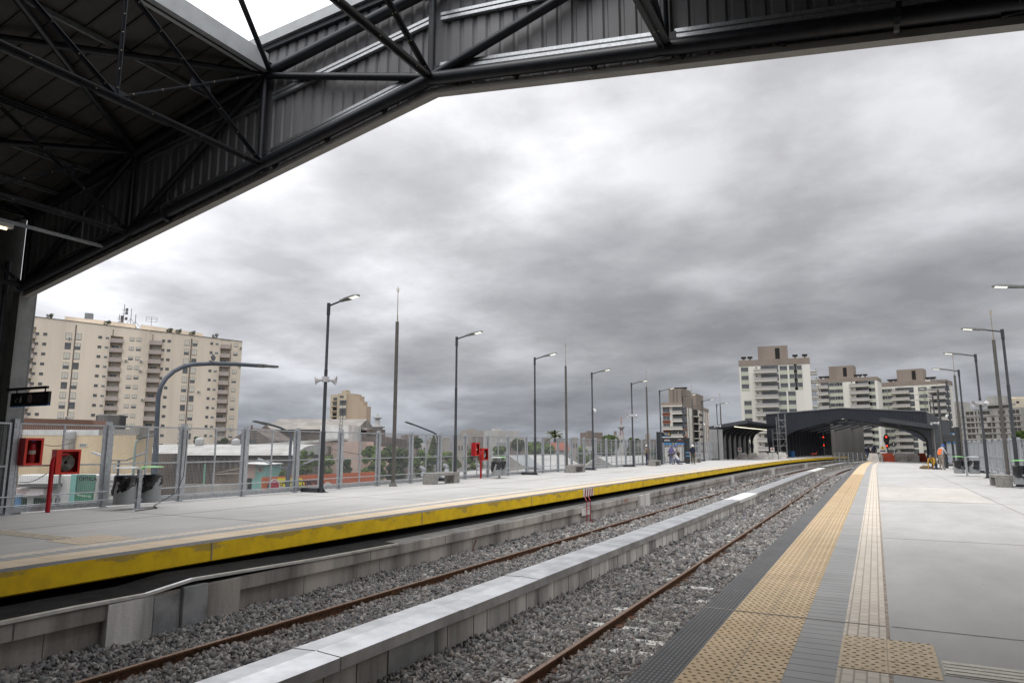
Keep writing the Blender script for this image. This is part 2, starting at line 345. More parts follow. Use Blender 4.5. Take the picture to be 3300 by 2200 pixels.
lc=MB(); tiles(lc,-12.75,-11.75,7.0,8.0); struct(lc.build('tactile_crossing_left',M('ochre_tile_pale',(.60,.50,.37),.8,0,.1,14)))
lg=MB()
for r_ in range(4): lg.box(-18.2,-12.77,7.15+r_*.1,7.22+r_*.1,.001,.009)
struct(lg.build('ribbed_guide_strip_left',M('ribbed_tile_left',(.56,.50,.40),.75,0,.1,10)))
# raised lozenges of the tactile tiles near the camera
dm=MB()
def domes(x0,x1,y0,y1,z0,px=.049,py=.056):
    j=0; y=y0+py/2
    while y<y1:
        x=x0+px/2+(px/2 if j%2 else 0)
        while x<x1-.01:
            a,b,hh=.0175,.0085,.005; 
            vs=[(x+a*math.cos(t),y+b*math.sin(t),z0) for t in [k*math.pi/3 for k in range(6)]]+[(x+a*.55*math.cos(t),y+b*.55*math.sin(t),z0+hh) for t in [k*math.pi/3 for k in range(6)]]
            dm.add(vs,[(i,(i+1)%6,6+(i+1)%6,6+i) for i in range(6)]+[(6,7,8,9,10,11)],0)
            x+=px*1.35
        y+=py*1.18; j+=1
domes(-1.345,-1.02,4.6,46,.001); domes(-1.02,-.695,4.6,46,.001); domes(-.35,-.04,5.85,6.81,.006); domes(-.02,.30,5.85,6.81,.006)
struct(tag(dm.build('tactile_studs',M('ochre_stud_shaded',(.50,.375,.235),.75,0,.1,12),normals=False),kind='structure'))  # studs coloured darker than the tile to carry the shading of the domes
# ---- ballast bed
BAL=M('ballast_bed',(.17,.165,.16),.95,0,.35,14,col2=(.055,.052,.05),bump=1.,bscale=26,uv=True,detail=8)
BALF=M('ballast_far',(.30,.29,.28),.95,0,.35,9,col2=(.12,.115,.11),bump=1.,bscale=16,uv=True,detail=10)
struct(strip('ballast_bed',[(-12.3,-1.18),(-9.3,-1.13),(-8.7,-1.19),(-5.8,-1.18)],YS,[BALF]))
struct(strip('ballast_bed',[(-5.3,-1.10),(-4.7,-1.18),(-1.0,-1.18)],YS,[BALF]))
def gz(x,y):
    b=-1.165+.018*math.sin(y*1.7+x*2)+.012*math.sin(y*4.1-x*3)
    if x>-5.75: b+=max(0,.10*(1-( -4.75-x)/-.45)) if False else max(0,(-4.7-x))*.16
    else: b+=max(0,(-8.75-x))*.12
    return b
def stones(name,area,pitch,size,hole):
    pts=[]
    for (x0,x1,y0,y1) in area:
        nx=int((x1-x0)/pitch); ny=int((y1-y0)/pitch)
        gx,gy=np.meshgrid(np.arange(nx),np.arange(ny)); q=np.stack([x0+(gx.ravel()+rng.random(nx*ny))*pitch,y0+(gy.ravel()+rng.random(nx*ny))*pitch],1); pts.append(q)
    q=np.concatenate(pts); keep=np.ones(len(q),bool)
    for rx in (-8.2,-6.53,-3.78,-2.11): keep&=np.abs(q[:,0]-rx)>.065
    # sleepers show through beside the rails of the near track
    ph=np.abs(((q[:,1]-.1)/.6)%1-.5)<.20
    onsl=ph&(q[:,0]>-4.13)&(q[:,0]<-3.84); on2=ph&(q[:,0]>-3.15)&(q[:,0]<-2.85)
    keep&=~(onsl&(rng.random(len(q))<.6)); keep&=~(on2&(rng.random(len(q))<.35)); q=q[keep]; n=len(q)
    base=np.array([(x,y,z) for x in(-1,1) for y in(-1,1) for z in(-1,1)],float)*.5
    fq=np.array([(0,1,3,2),(4,6,7,5),(0,4,5,1),(2,3,7,6),(0,2,6,4),(1,5,7,3)])
    sz=size*(.45+.75*rng.random((n,1,1))**1.3*1.2); V=base[None]*sz*(np.array([1.15,.85,.62])*(.55+.85*rng.random((n,1,3))))
    V=V*(.6+.8*rng.random((n,8,1))); V=V+rng.normal(0,.07,(n,8,3))*size
    ax=rng.random((n,3))*6.28
    for k,(i,j) in enumerate(((0,1),(1,2),(0,2))):
        c,s_=np.cos(ax[:,k])[:,None],np.sin(ax[:,k])[:,None]; a_,b_=V[:,:,i].copy(),V[:,:,j].copy(); V[:,:,i]=a_*c-b_*s_; V[:,:,j]=a_*s_+b_*c
    zz=np.array([gz(x,y) for x,y in q])+size*(rng.random(n)-.35)*.9-max(0,size-.055)*.55
    C_=np.stack([q[:,0]+np.array([shift(y) for y in q[:,1]]),q[:,1],zz],1)
    V=(V+C_[:,None,:]).reshape(-1,3); Fc=(fq[None]+8*np.arange(n)[:,None,None]).reshape(-1,4)
    me=bpy.data.meshes.new(name); me.vertices.add(len(V)); me.vertices.foreach_set('co',V.ravel()); me.loops.add(Fc.size); me.loops.foreach_set('vertex_index',Fc.ravel().astype(np.int32))
    me.polygons.add(len(Fc)); me.polygons.foreach_set('loop_start',np.arange(0,Fc.size,4,dtype=np.int32)); me.polygons.foreach_set('loop_total',np.full(len(Fc),4,dtype=np.int32)); me.update()
    pal=1.12*np.array([(.165,.16,.158),(.235,.225,.215),(.29,.275,.26),(.10,.10,.102),(.21,.185,.17),(.19,.195,.20),(.40,.385,.36)]); pr=[.26,.24,.12,.15,.12,.09,.02]
    c=pal[rng.choice(7,n,p=pr)]*(.8+.4*rng.random((n,1)))
    nr=np.min([np.abs(q[:,0]-rx) for rx in (-8.2,-3.78,-6.53,-2.11)],axis=0); f_=(np.exp(-(nr/.22)**2)*.55*rng.random(n))[:,None]; c=c*(1-f_)+np.array([.16,.105,.07])*f_; c=np.concatenate([c,np.ones((n,1))],1)
    at=me.color_attributes.new('tint','FLOAT_COLOR','POINT'); at.data.foreach_set('color',np.repeat(c,8,0).ravel())
    me.materials.append(MATS.get('ballast_stone') or attrmat('ballast_stone',.9)); o=bpy.data.objects.new(name,me); COL.objects.link(o); tag(o,'loose grey crushed stone ballast around the rails','ballast',kind='stuff'); return o
stones('ballast',[(-5.25,-1.5,3,15),(-9.5,-5.82,3.2,16)],.0365,.054,0)
stones('ballast',[(-5.25,-1.5,15,34),(-9.5,-5.82,16,40)],.066,.085,0)
stones('ballast',[(-5.25,-1.5,34,72),(-9.5,-5.82,40,72)],.12,.15,0)
# sleepers of the near track
sm=MB(); sm.box(-1.25,1.25,-.12,.12,-.14,0); sm.box(-.98,-.70,-.09,.09,0,.02,1); sm.box(.70,.98,-.09,.09,0,.02,1)
s0=sm.build('sleeper',[M('sleeper_concrete',(.50,.49,.46),.85,0,.15,6),RUST]); me_sl=s0.data
for k in range(56):
    o=s0 if k==0 else s0.copy()
    if k: COL.objects.link(o)
    y=2.8+.6*k; o.location=(-2.945,y,-1.145); tag(o,'pale concrete sleeper half buried in ballast under the right-hand track','sleeper','sleepers of the right-hand track')
# rails
rp=[(-.06,-.155),(-.06,-.14),(-.012,-.12),(-.012,-.04),(-.036,-.03),(-.036,-.004),(-.03,0),(.03,0),(.036,-.004),(.036,-.03),(.012,-.04),(.012,-.12),(.06,-.14),(.06,-.155)]
mi_=[0]*13; mi_[6]=1
labs={-8.2:'far rusty rail of the left track beside the concrete beam',-6.53:'rusty rail of the left track hidden behind the capped wall',-3.78:'long rusty rail of the right track in the foreground ballast',-2.11:'rusty rail of the right track tucked under the platform edge'}
for rx,lb in labs.items():
    o=strip('rail',[(rx+x,-1.03+z) for x,z in rp],YS,[RUST,RAILT],mi_); tag(o,lb,'rail','rails of the two tracks')
    yj=20.5 if rx==-3.78 else (11 if rx==-8.2 else 15)
    for q_ in (yj,yj+25,yj+50): jb=MB(); c=cur(rx,q_); jb.box(c.x-.03,c.x+.03,c.y-.3,c.y+.3,-1.15,-1.065); jb.build('joint_bar',RUST,o)
# ---- wall between the tracks
cw=thing('dividing_wall','low concrete wall with bright metal coping between the two tracks','wall',(0,0,0))
strip('wall_body',[(-5.80,-1.4),(-5.80,-.63),(-5.23,-.63),(-5.23,-1.4)],YS,[CONCW],parent=cw)
b=MB()
rq=random.Random(9)
for y in [5.2+.58*k+rq.uniform(-.12,.12) for k in range(130)]:
    if 6.7<y<7.8: continue
    c=cur(-5.229,y); b.box(c.x-.003,c.x+.004,c.y-.006,c.y+.006,-1.2,-.73)
b.build('board_seams',M('seam_dark',(.16,.15,.14),.95,0,.2,4),cw)
ys_=[5.95-2.45*5+2.45*k for k in range(48)]
for k,y in enumerate(ys_):
    if y>112: break
    mat_=SILV if True else SILV
    mm=M('coping_sheet',(.68,.69,.70),.34,.9,.16,1.6,bump=.03,bscale=6); white=29.7<=y<=33 or 69<y<80
    pf=[(-5.86,-.70),(-5.86,-.60),(-5.53,-.585),(-5.515,-.575),(-5.50,-.585),(-5.18,-.605),(-5.18,-.735),(-5.20,-.735)]
    dz=random.uniform(-.003,.003); up_=.12 if 81<y<104 else 0
    strip('coping_sheet',[(x,z+dz+up_*(z>-.65)) for x,z in pf],[y+.006,y+1.2,y+2.444],[WHT if white else mm],parent=cw)
b=MB(); b.box(-5.226,-5.215,6.82,7.76,-1.35,-.735); b.build('metal_patch',M('dull_zinc_patch',(.33,.34,.35),.45,.35,.22,2),cw)
# ---- concrete edge beam below the left platform
bw=thing('edge_beam','weathered concrete beam and retaining wall under the yellow platform edge','retaining wall',(0,0,0))
strip('beam',[(-12.6,-.44),(-9.80,-.475),(-9.41,-.50),(-9.40,-.52),(-9.40,-.715),(-9.475,-.72)],YS,[M('ledge_sheet_shaded',(.022,.022,.023),.95,0,.2,3,spec=.1),CONCB,M('ledge_zinc',(.14,.143,.145),.55,.4,.2,2)],[0,2,1,1,1],parent=bw)  # near-black ledge colour carries the shade of the slot below the platform
strip('lower_wall',[(-9.48,-.70),(-9.48,-1.4)],YS,[CONCB],parent=bw)
for y0,y1 in ((6.05,6.72),(7.62,8.26),(29.8,31.7),(51.8,53.2),(73,75.2),(98,100)):
    c0=cur(-9.45,y0); c1=cur(-9.45,y1); b=MB(); b.beam((c0.x,c0.y,-.95),(c1.x,c1.y,-.95),.16,.86); b.build('pilaster',CONCW if y0>8 or y0<7 else CONCB,bw)
for (y0,y1,x) in ((6.73,7.17,-9.375),(7.17,7.6,-9.32)):
    b=MB(); b.box(-9.6,x,y0+.005,y1-.005,-1.3,-.55 if x<-9.35 else -.485); b.build('zinc_panel',MATS['dull_zinc_patch'],bw)
b=MB()
for y,z in ((3.9,-.46),(5.6,-.455),(6.6,-.47),(7.35,-.385),(8.6,-.415),(10.2,-.455),(12.5,-.482)): b.v.append((-9.38,y,z)); b.v.append((-10.1,y,z+.03)); b.v.append((-9.375,y,z-.04)); b.v.append((-9.43,y,z+.006))
for i in range(6): b.f+=[(4*i+3,4*i+7,4*i+5,4*i+1),(4*i,4*i+2,4*i+6,4*i+4),(4*i,4*i+4,4*i+7,4*i+3)]; b.mi+=[1,0,0]
b.build('lifted_flashing',[M('bent_flashing',(.5,.51,.52),.3,.85,.12,4),MATS['ledge_sheet_shaded']],bw)
b=MB()
for y in [4.9,9.4,11.6,14.4,16.9,20,23.4,27,34,38,42]: c=cur(-9.4,y); b.box(c.x-.002,c.x+.003,c.y-.01,c.y+.01,-.715,-.52); b.box(c.x-.082,c.x-.076,c.y+.4,c.y+.41,-1.2,-.72)
b.build('beam_joints',MATS['seam_dark'],bw)
text('4+775',.17,M('red_marking',(.45,.08,.05),.8,0,0),bw,Matrix.Translation((-9.393,28.1,-.61))@Matrix.Rotation(math.pi/2,4,'Z')@Matrix.Rotation(math.pi/2,4,'X'),'chainage_mark',.001)
b=MB(); b.tube([(-9.30,15.4,-1.2),(-9.42,15.9,-.80)],.018,6); tag(b.build('steel_stake',RUST),'thin rusty stake leaning on the retaining wall by the ballast','stake')
# ladder
ld=thing('track_ladder','small red ladder under a red and white striped plate on the yellow platform edge','ladder',(-9.31,23.65,-1.16))
LR=M('ladder_red',(.30,.02,.025),.5,.0,.1)
for y in (-.17,.17): B=MB(); B.tube([(0,y,0),(0,y,.86),(-.35,y+.7,.93)],.016,6); B.build('side_rail',LR,ld)
for k in range(4): B=MB(); B.tube([(0,-.17,.08+k*.24),(0,.17,.08+k*.24)],.013,6); B.build('rung',LR,ld)
for y,s_ in ((-.17,-1),(.17,1)): B=MB(); B.tube([(0,y,.16),(.12,y+s_*.30,.02)],.012,5); B.build('stay',LR,ld)
B=MB(); B.box(-.785,-.77,1.45,2.5,.86,1.155); pf=B.build('striped_plate',WHT,ld)
for k in range(4): B=MB(); y=1.56+k*.24; B.prism([(y,.862),(y+.1,.862),(y+.17,1.153),(y+.07,1.153)],'x',-.769,-.765); B.build('red_stripe',M('stripe_red',(.35,.03,.03),.5,0,0),pf)
B=MB(); B.box(-.088,-.082,-.45,.42,.34,.60); B.build('white_patch',WHT,ld)
# ============================================================ NEAR CANOPY
XA=-6.3
def zb(x): return 7.84-(.188 if x<XA else .150)*abs(x-XA)
def zt(x):
    d=abs(x-XA); return 9.55-.13*d if d<4.05 else 9.02-.205*(d-4.05)
def zroof(x): return zt(x)+.17
cn=thing('platform_canopy','huge dark steel station canopy overhead with grey gable sheeting and open slot above the tracks','canopy',(0,0,0))
def rib_sheet(name,xs,bot,top,y,m,parent,pitch=.26,dep=.035,back=None):
    """trapezoidal sheet standing in the XZ plane, ribs vertical"""
    vs=[];fs=[];x=xs[0];k=0;cols=[]
    while x<xs[1]:
        for dx,dy in ((0,0),(pitch*.62,0),(pitch*.72,dep),(pitch*.90,dep)):
            if x+dx<=xs[1]: cols.append((x+dx,y+dy))
        x+=pitch
    cols.append((xs[1],y))
    for a,b_ in cols: vs+=[(a,b_,bot(a)),(a,b_,top(a))]
    for i in range(len(cols)-1): fs.append((2*i,2*i+1,2*i+3,2*i+2))
    B=MB(); B.add(vs,fs); return B.build(name,m,parent,normals=False)
fbot=lambda x: zb(x)-.13
ftop=lambda x: 9.98-.045*abs(x-XA)
rib_sheet('gable_sheeting_inner',(-18.75,6.1),fbot,ftop,9.17,CLAD,cn)
rib_sheet('gable_sheeting_outer',(-18.75,6.1),lambda x:fbot(x)+.004,ftop,9.205,FASO,cn,dep=.03)
def band(name,f0,f1,y0,y1,m,parent,brk):
    B=MB()
    for i in range(len(brk)-1):
        a,b_=brk[i]+.0003,brk[i+1]-.0003
        B.add([(a,y0,f0(a)),(a,y1,f0(a)),(a,y1,f1(a)),(a,y0,f1(a)),(b_,y0,f0(b_)),(b_,y1,f0(b_)),(b_,y1,f1(b_)),(b_,y0,f1(b_))],[(0,1,2,3),(7,6,5,4),(0,4,5,1),(1,5,6,2),(2,6,7,3),(3,7,4,0)])
    return B.build(name,m,parent)
band('bottom_flashing',lambda x:zb(x)-.225,lambda x:zb(x)-.125,9.08,9.24,TRIMB,cn,[-18.75,-15.9,-12.6,-9.4,XA,-3.1,.2,3.2,6.1])
band('top_flashing',lambda x:ftop(x)-.06,lambda x:ftop(x)+.16,9.02,9.42,TRIM,cn,[-18.75,-13.5,-9.3,XA,-3.4,1,6.1])
band('upper_edge_angle',lambda x:ftop(x)-.17,lambda x:ftop(x)-.065,9.08,9.16,DARK,cn,[-18.75,XA,6.1])
# galvanised girts (double C profiles) on the inside of the gable
def girt(x0,x1,off,parent):
    B=MB()
    for dz in (0,.085): B.beam((x0,9.115,zb(x0)+off+dz),(x1,9.115,zb(x1)+off+dz),.07,.055)
    B.beam((x0,9.13,zb(x0)+off+.042),(x1,9.13,zb(x1)+off+.042),.03,.04)
    return B.build('girt',SILV,parent)
for s in (-1,1):
    for k in range(3):
        a,c=4.05*k+.12,4.05*(k+1)-.14; g_=.0
        for off in (.22,):
            girt(XA+s*a,XA+s*c,off,cn)
    for k in range(3):
        a,c=4.05*k+.12,4.05*(k+1)-.14
        B=MB(); z0=lambda d:9.0-.125*d
        for dz in (0,.085): B.beam((XA+s*a,9.115,z0(a)+dz),(XA+s*c,9.115,z0(c)+dz),.07,.055)
        B.build('girt',SILV,cn)
# gable truss in round tube
def gable_truss(name,lab,y):
    t=thing(name,lab,'roof truss',(0,y,0),0,'cross trusses of the near canopy')
    nod=[XA+4.05*k for k in range(-3,4)]
    for s in (-1,1):
        B=MB(); B.tube([(XA,0,zb(XA)),(XA+s*12.25,0,zb(XA+s*12.25))],.115,16); B.build('bottom_chord',DARK,t,True)
        B=MB(); B.tube([(XA,0,zt(XA)),(XA+s*4.05,0,zt(XA+s*4.05)),(XA+s*12.25,0,zt(XA+s*12.25))],.105,16); B.build('top_chord',DARK,t,True)
    for x in nod: B=MB(); B.tube([(x,0,zb(x)),(x,0,zt(x))],.062,12); B.build('post',DARK,t,True)
    for s in (-1,1):
        for a,b_,r in ((4.05,0,.07),(8.1,4.05,.07),(12.15,8.1,.07)):
            xt,xb=(XA+s*a,XA+s*b_) if a==4.05 else (XA+s*b_,XA+s*a)
            B=MB(); B.tube([(xt,0,zt(xt)-.03),(xb,0,zb(xb)+.03)],r if s<0 or a>5 else .08,12); B.build('diagonal',DARK,t,True)
    for x in nod[1:-1]:
        for q0,q1 in ((zb(x)-.14,zb(x)+.22),(zt(x)-.2,zt(x)+.12)): B=MB(); B.box(x-.16,x+.16,-.012,.012,q0,q1); B.build('gusset_plate',DARK,t)
    return t
gable_truss('roof_truss','dark tubular truss spanning the tracks just inside the canopy gable',9.0)
gable_truss('roof_truss','dark tubular cross truss further back over the left platform',3.1)
# stubs from the chord down to the flashing + splice flanges
x=-18
while x<6:
    if abs(x-XA)>.3: B=MB(); B.prism([(x-.07,zb(x)-.06),(x+.07,zb(x)-.06),(x+.03,zb(x)-.15),(x-.01,zb(x)-.15)],'y',9.02,9.10); B.build('flashing_stub',DARK,cn)
    x+=1.33
for x in (-13.1,.62):
    B=MB(); B.tube([(x-.03,9.0,zb(x-.03)),(x+.03,9.0,zb(x+.03))],.19,14); B.build('splice_flange',DARK,cn)
# longitudinal lattice trusses of bolted angles
BOLT=M('zinc_bolt',(.55,.50,.36),.35,.8,.2,30)
def long_truss(x,lab,xbr=True):
    t=thing('lattice_girder',lab,'roof truss',(x,0,0),0,'lattice girders along the canopy')
    z0,z1=zb(x),zt(x)-.02; ys=[9.0-2.95*k for k in range(8)]
    def mem(nm,a,b_,w=.085,bolts=0,up=(1,0,0)):
        B=MB(); B.angle(a,b_,w,up=up); B.angle((a[0]+.012,a[1],a[2]),(b_[0]+.012,b_[1],b_[2]),w*.9,up=(-1,0,0)); o=B.build(nm,DARK,t)
        if bolts:
            C=MB(); a_,c_=Vector(a),Vector(b_)
            for k in range(bolts):
                f=(k+.5)/bolts; p=a_.lerp(c_,f)
                for sx in (-1,1): C.lathe((p.x+sx*.02,p.y,p.z),[(.017,0),(.017,.012),(.008,.02)],8,mx=Matrix.Rotation(sx*math.pi/2,3,'Y'))
            C.build('bolts',BOLT,o,True)
    mem('bottom_chord',(0,ys[0],z0),(0,ys[-1],z0),.13,22 if x>-14.5 else 8); mem('top_chord',(0,ys[0],z1),(0,ys[-1],z1),.11,16)
    for k in range(1,len(ys)-1): mem('post',(0,ys[k],z0),(0,ys[k],z1),.075,6)
    for k in range(len(ys)-1): mem('diagonal',(0,ys[k],z0),(0,ys[k+1],z1),.085,7)
    mem('brace',(0.02,ys[1],z0),(0.02,ys[0],z1),.05,6)
    pl_=[[(ys[k]-.22,z0-.05),(ys[k]+.26,z0-.05),(ys[k]+.2,z0+.13),(ys[k]-.18,z0+.17)] for k in range(1,7)]+[[(ys[k]-.2,z1+.04),(ys[k]+.2,z1+.04),(ys[k]+.16,z1-.15),(ys[k]-.14,z1-.13)] for k in range(1,7)]+[[(7.3,(z0+z1)/2-.1),(7.75,(z0+z1)/2-.1),(7.7,(z0+z1)/2+.09),(7.35,(z0+z1)/2+.09)]]
    for q_ in pl_: B=MB(); B.prism(q_,'x',-.006,.006); B.build('gusset_plate',M('gusset_paint',(.035,.038,.046),.4,0,.1,8),t)
for x,lb in ((-18.4,'dark bolted lattice girder at the outer eave of the left roof'),(-14.37,'dark bolted lattice girder low over the fluorescent tube'),(-10.29,'bolted lattice girder along the inner edge of the left roof'),
             (XA,'bolted lattice girder crossing the open slot above the tracks at the apex'),(-2.25,'bolted lattice girder at the inner edge of the right roof'),(1.8,'bolted lattice girder above the right platform'),(5.8,'bolted lattice girder at the outer eave of the right roof')):
    long_truss(x,lb)
# roof-plane cross bracing
for (a,b_) in (((-10.29,9,9.0),(-14.37,3.1,8.2)),((-10.29,3.1,9.0),(-14.37,9,8.2)),((-14.37,9,8.2),(-18.4,3.1,7.35)),((-14.37,3.1,8.2),(-18.4,9,7.35)),((-10.2,9,9.0),(-6.3,3.1,9.5)),((-10.29,3.1,9.02),(-6.3,9,9.5)),((-2.3,9,9),(1.8,3.1,8.2)),((-2.3,3.1,9),(1.8,9,8.2)),((1.8,9,8.2),(5.8,3.1,7.4))):
    B=MB(); B.tube([a,b_],.065 if a[0]!=-10.2 else .05,10); B.build('roof_brace',DARK,cn,True)
# roof sheets, purlins
for s,(xa,xb) in ((-1,(-18.95,-10.22)),(1,(-2.38,6.35))):
    B=MB(); n=26
    xs=np.linspace(xa,xb,n)
    for i in range(n-1):
        a,c=xs[i],xs[i+1]; B.add([(a,-50,zroof(a)),(c,-50,zroof(c)),(c,9.16,zroof(c)),(a,9.16,zroof(a)),(a,-50,zroof(a)+.03),(c,-50,zroof(c)+.03),(c,9.16,zroof(c)+.03),(a,9.16,zroof(a)+.03)],[(3,2,1,0),(4,5,6,7)])
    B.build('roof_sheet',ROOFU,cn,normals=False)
    B=MB(); y=8.8
    while y>-6:
        for a,c in ((xa,XA+s*4.05 if False else (xa+xb)/2),((xa+xb)/2,xb)): B.beam((a,y,zroof(a)-.012),(c,y,zroof(c)-.012),.05,.02)
        y-=.42
    B.build('sheet_ribs',M('roof_rib',(.05,.049,.047),.6,0,0),cn)
    for k in range(7):
        x=xa+.35+k*(xb-xa-.55)/6; B=MB(); B.beam((x,-50,zroof(x)-.07),(x,9.15,zroof(x)-.07),.06,.09); B.beam((x+.03,-50,zroof(x)-.118),(x+.03,9.15,zroof(x)-.118),.03,.012); B.build('purlin',GALVD,cn)
    xe=-10.2 if s<0 else -2.40
    B=MB(); B.box(xe-.03,xe+.03,-50,8.90,9.0,9.36); B.box(xe-.22 if s<0 else xe-.05,xe+.05 if s<0 else xe+.22,-50,8.90,8.985,9.0); B.build('roof_edge_flashing',TRIM,cn)
# columns, eave wall
def column(x,lab):
    t=thing('canopy_column',lab,'column',(x,9.2,0),0,'columns of the near canopy')
    B=MB(); B.box(-.16,.16,-.2,-.17,0,5.45); B.box(-.16,.16,.17,.2,0,5.45); B.box(-.02,.02,-.17,.17,0,5.45); B.box(.13,.155,-.165,.165,0,5.45); B.build('shaft',M('column_grey_paint',(.23,.235,.23),.6,0,.12,2.5),t)
    B=MB(); B.box(-.28,.28,-.3,.3,0,.03); B.build('base_plate',GALVD,t); return t
lc_=column(-18.72,'grey steel canopy column standing at the left end of the mesh fence'); column(6.2,'grey steel canopy column on the right platform side')
B=MB(); B.tube([(-.42,-.35,0),(-.42,-.35,6.2)],.075,12); tag(B.build('downpipe',DARK,None,True,loc=(-18.55,9.2,0)),'dark vertical downpipe beside the grey canopy column','pipe')
B=MB(); B.box(-19.0,-18.94,-50,9.16,0.0,7.9); o=B.build('eave_wall_sheet',M('eave_sheet_dark',(.07,.068,.065),.7,0,.15,2),cn)  # both eave walls carried down to the floor to darken the canopy interior
B=MB(); B.box(6.36,6.42,-50,9.0,0.0,7.4); B.build('eave_wall_sheet',MATS['eave_sheet_dark'],cn)
# fluorescent tube on conduit
ft=thing('tube_light','lit fluorescent tube on a grey conduit rail under the left canopy roof','ceiling light',(-15.2,9.02,6.07))
B=MB(); B.box(-.03,.03,-5,0,.0,.06); B.build('conduit_rail',GALV,ft)
B=MB(); B.box(-.05,.05,-4.0,-1.92,-.10,-.01); B.build('housing',WHT,ft)
B=MB(); B.tube([(0,-3.9,-.125),(0,-2.02,-.125)],.026,10); B.build('tube',M('lit_tube',(1,.93,.75),.5,0,0,emit=2.2,ecol=(1,.80,.50)),ft,True)
B=MB()
for y in (-.55,-4.6): B.tube([(0,y,.06),(0,y,.72)],.008,6)
B.build('hanger_rod',GALV,ft)
# hanging sign by the column
hs=thing('direction_sign','black hanging direction sign with arrow and round emblem by the left column','sign',(-17.65,9.02,2.55))
B=MB(); B.box(-.78,.82,-.03,.03,.02,.33); pn=B.build('panel',BLKM,hs)
B=MB(); B.box(-.78,.82,-.033,.033,0,.022); B.build('blue_stripe',M('sign_blue',(.03,.20,.50),.5,0,0),hs)
B=MB(); B.box(-1.0,.70,-.03,.03,.40,.46); B.box(-.6,-.57,-.01,.01,.33,.40); B.box(.60,.63,-.01,.01,.33,.40); B.build('bracket',DARK,hs)
RX=Matrix.Rotation(math.pi/2,4,'X'); DW=M('sign_white_dim',(.42,.42,.42),.6,0,0)
B=MB(); B.beam((-.47,-.033,.21),(-.555,-.033,.125),.002,.016); B.box(-.56,-.50,-.034,-.031,.11,.125); B.box(-.56,-.545,-.034,-.031,.11,.17); B.build('arrow_mark',DW,pn)
B=MB(); B.box(-.37,-.29,-.034,-.031,.10,.22); B.box(-.345,-.315,-.034,-.031,.235,.26); B.build('lift_symbol',DW,pn)
B=MB(); B.lathe((.06,-.032,.18),[(.105,0),(.105,.003)],20,mx=Matrix.Rotation(math.pi/2,3,'X')); B.build('round_emblem',M('emblem_pink_grey',(.30,.22,.22),.6,0,.3,30),pn)
for k in range(4): B=MB(); B.box(.22,.66-.04*(k%2),-.034,-.031,.25-.05*k,.268-.05*k); B.build('text_line',M('sign_text_dim',(.10,.08,.08),.7,0,0),pn)
for sl_ in (0,):
    B=MB(); B.box(-10.15,-2.45,-50,.6,9.3,9.4); B.build('unseen_slot_cover',ROOFU,cn)  # added out of view: closes the slot behind the camera to cut its light
B=MB(); B.box(-19,6.4,-50.2,-50,-1,10); B.build('unseen_end_blocker',MATS['eave_sheet_dark'],cn)  # added out of view: shuts the canopy's rear end to keep it dark inside
# ============================================================ MESH FENCES
def wire_mesh(h0,h1,x0,x1,p):
    B=MB(); r=.0016
    n=int((x1-x0)/p)
    for k in range(1,n+1): x=x0+k*(x1-x0)/(n+1); B.box(-r,r,x-r,x+r,h0,h1)
    n=int((h1-h0)/p)
    for k in range(1,n+1): z=h0+k*(h1-h0)/(n+1); B.box(r,r*2.6,x0,x1,z-r,z+r)
    return B
def fence(name,label,X,k0,k1,face,H=2.25,skip=()):
    """face=+1: the platform is on the +X side"""
    t=thing(name,label,'fence',(0,0,0)); proto={}
    s=H/2.25; P0=2.32
    for k in range(k0,k1):
        y=9.2+P0*k; c=cur(X,y); c2=cur(X,y+P0); ang=math.atan2(-(c2.x-c.x),c2.y-c.y)
        if 'post' not in proto:
            B=MB(); B.box(-.07,.075,-.055,.055,0,H+.03); B.box(.075,.083,-.02,.02,H*.47,H*.52); B.box(.075,.083,-.02,.02,H*.92,H*.97); B.box(-.10,.12,-.09,.09,0,.012)
            po=B.build('post',GALV,t); proto['post']=po
            B=MB(); a,b_=.085,P0-.085; f=.03
            B.box(-f,f,a,a+.055,.12,H-.06); B.box(-f,f,b_-.055,b_,.12,H-.06); B.box(-f,f,a+.045,b_-.045,H-.10,H-.06); B.box(-f,f,a+.045,b_-.045,H*.5,H*.5+.04); B.box(-f,f,a+.045,b_-.045,.12,.16)
            m_=P0/2; B.box(-.02,.02,m_-.022,m_+.022,.16,H*.5); B.box(-.02,.02,m_-.022,m_+.022,H*.5+.04,H-.10)
            B.box(-.012,.012,a-.05,b_+.05,.03,.115)
            proto['panel_frame']=B.build('panel_frame',GALV,t)
            proto['wire_mesh']=wire_mesh(.16,H-.1,.14,P0-.14,.05).build('wire_mesh',GALV,t,normals=False)
            B=MB()
            for z in (.20,.42): B.tube([(face*.11,0,z),(face*.11,P0,z)],.018,7)
            proto['low_rail']=B.build('low_rail',GALV,t)
            objs=list(proto.values())
        else:
            objs=[]
            for nm,p in proto.items():
                o=p.copy(); COL.objects.link(o); objs.append(o)
        for o in objs: o.location=(c.x,c.y,0); o.rotation_euler=(0,0,ang)
    return t
fence('mesh_fence','long galvanised wire mesh fence along the back of the left platform',-18.5,-6,36,1)
fence('mesh_fence','galvanised wire mesh fence along the back of the right platform behind the lamp posts',5.92,4,30,-1,H=2.02)
# loose black cable hanging on the left fence
B=MB(); B.tube([(-18.36,13.85,2.1),(-18.34,13.83,1.4),(-18.3,13.78,.75),(-18.2,13.5,.28),(-18.05,12.9,.06),(-17.6,12.4,.012),(-16.9,12.0,.012),(-16.6,11.2,.012)],.011,6); tag(B.build('loose_cable',BLKM,None,True),'thin black cable trailing down the left fence onto the platform','cable')
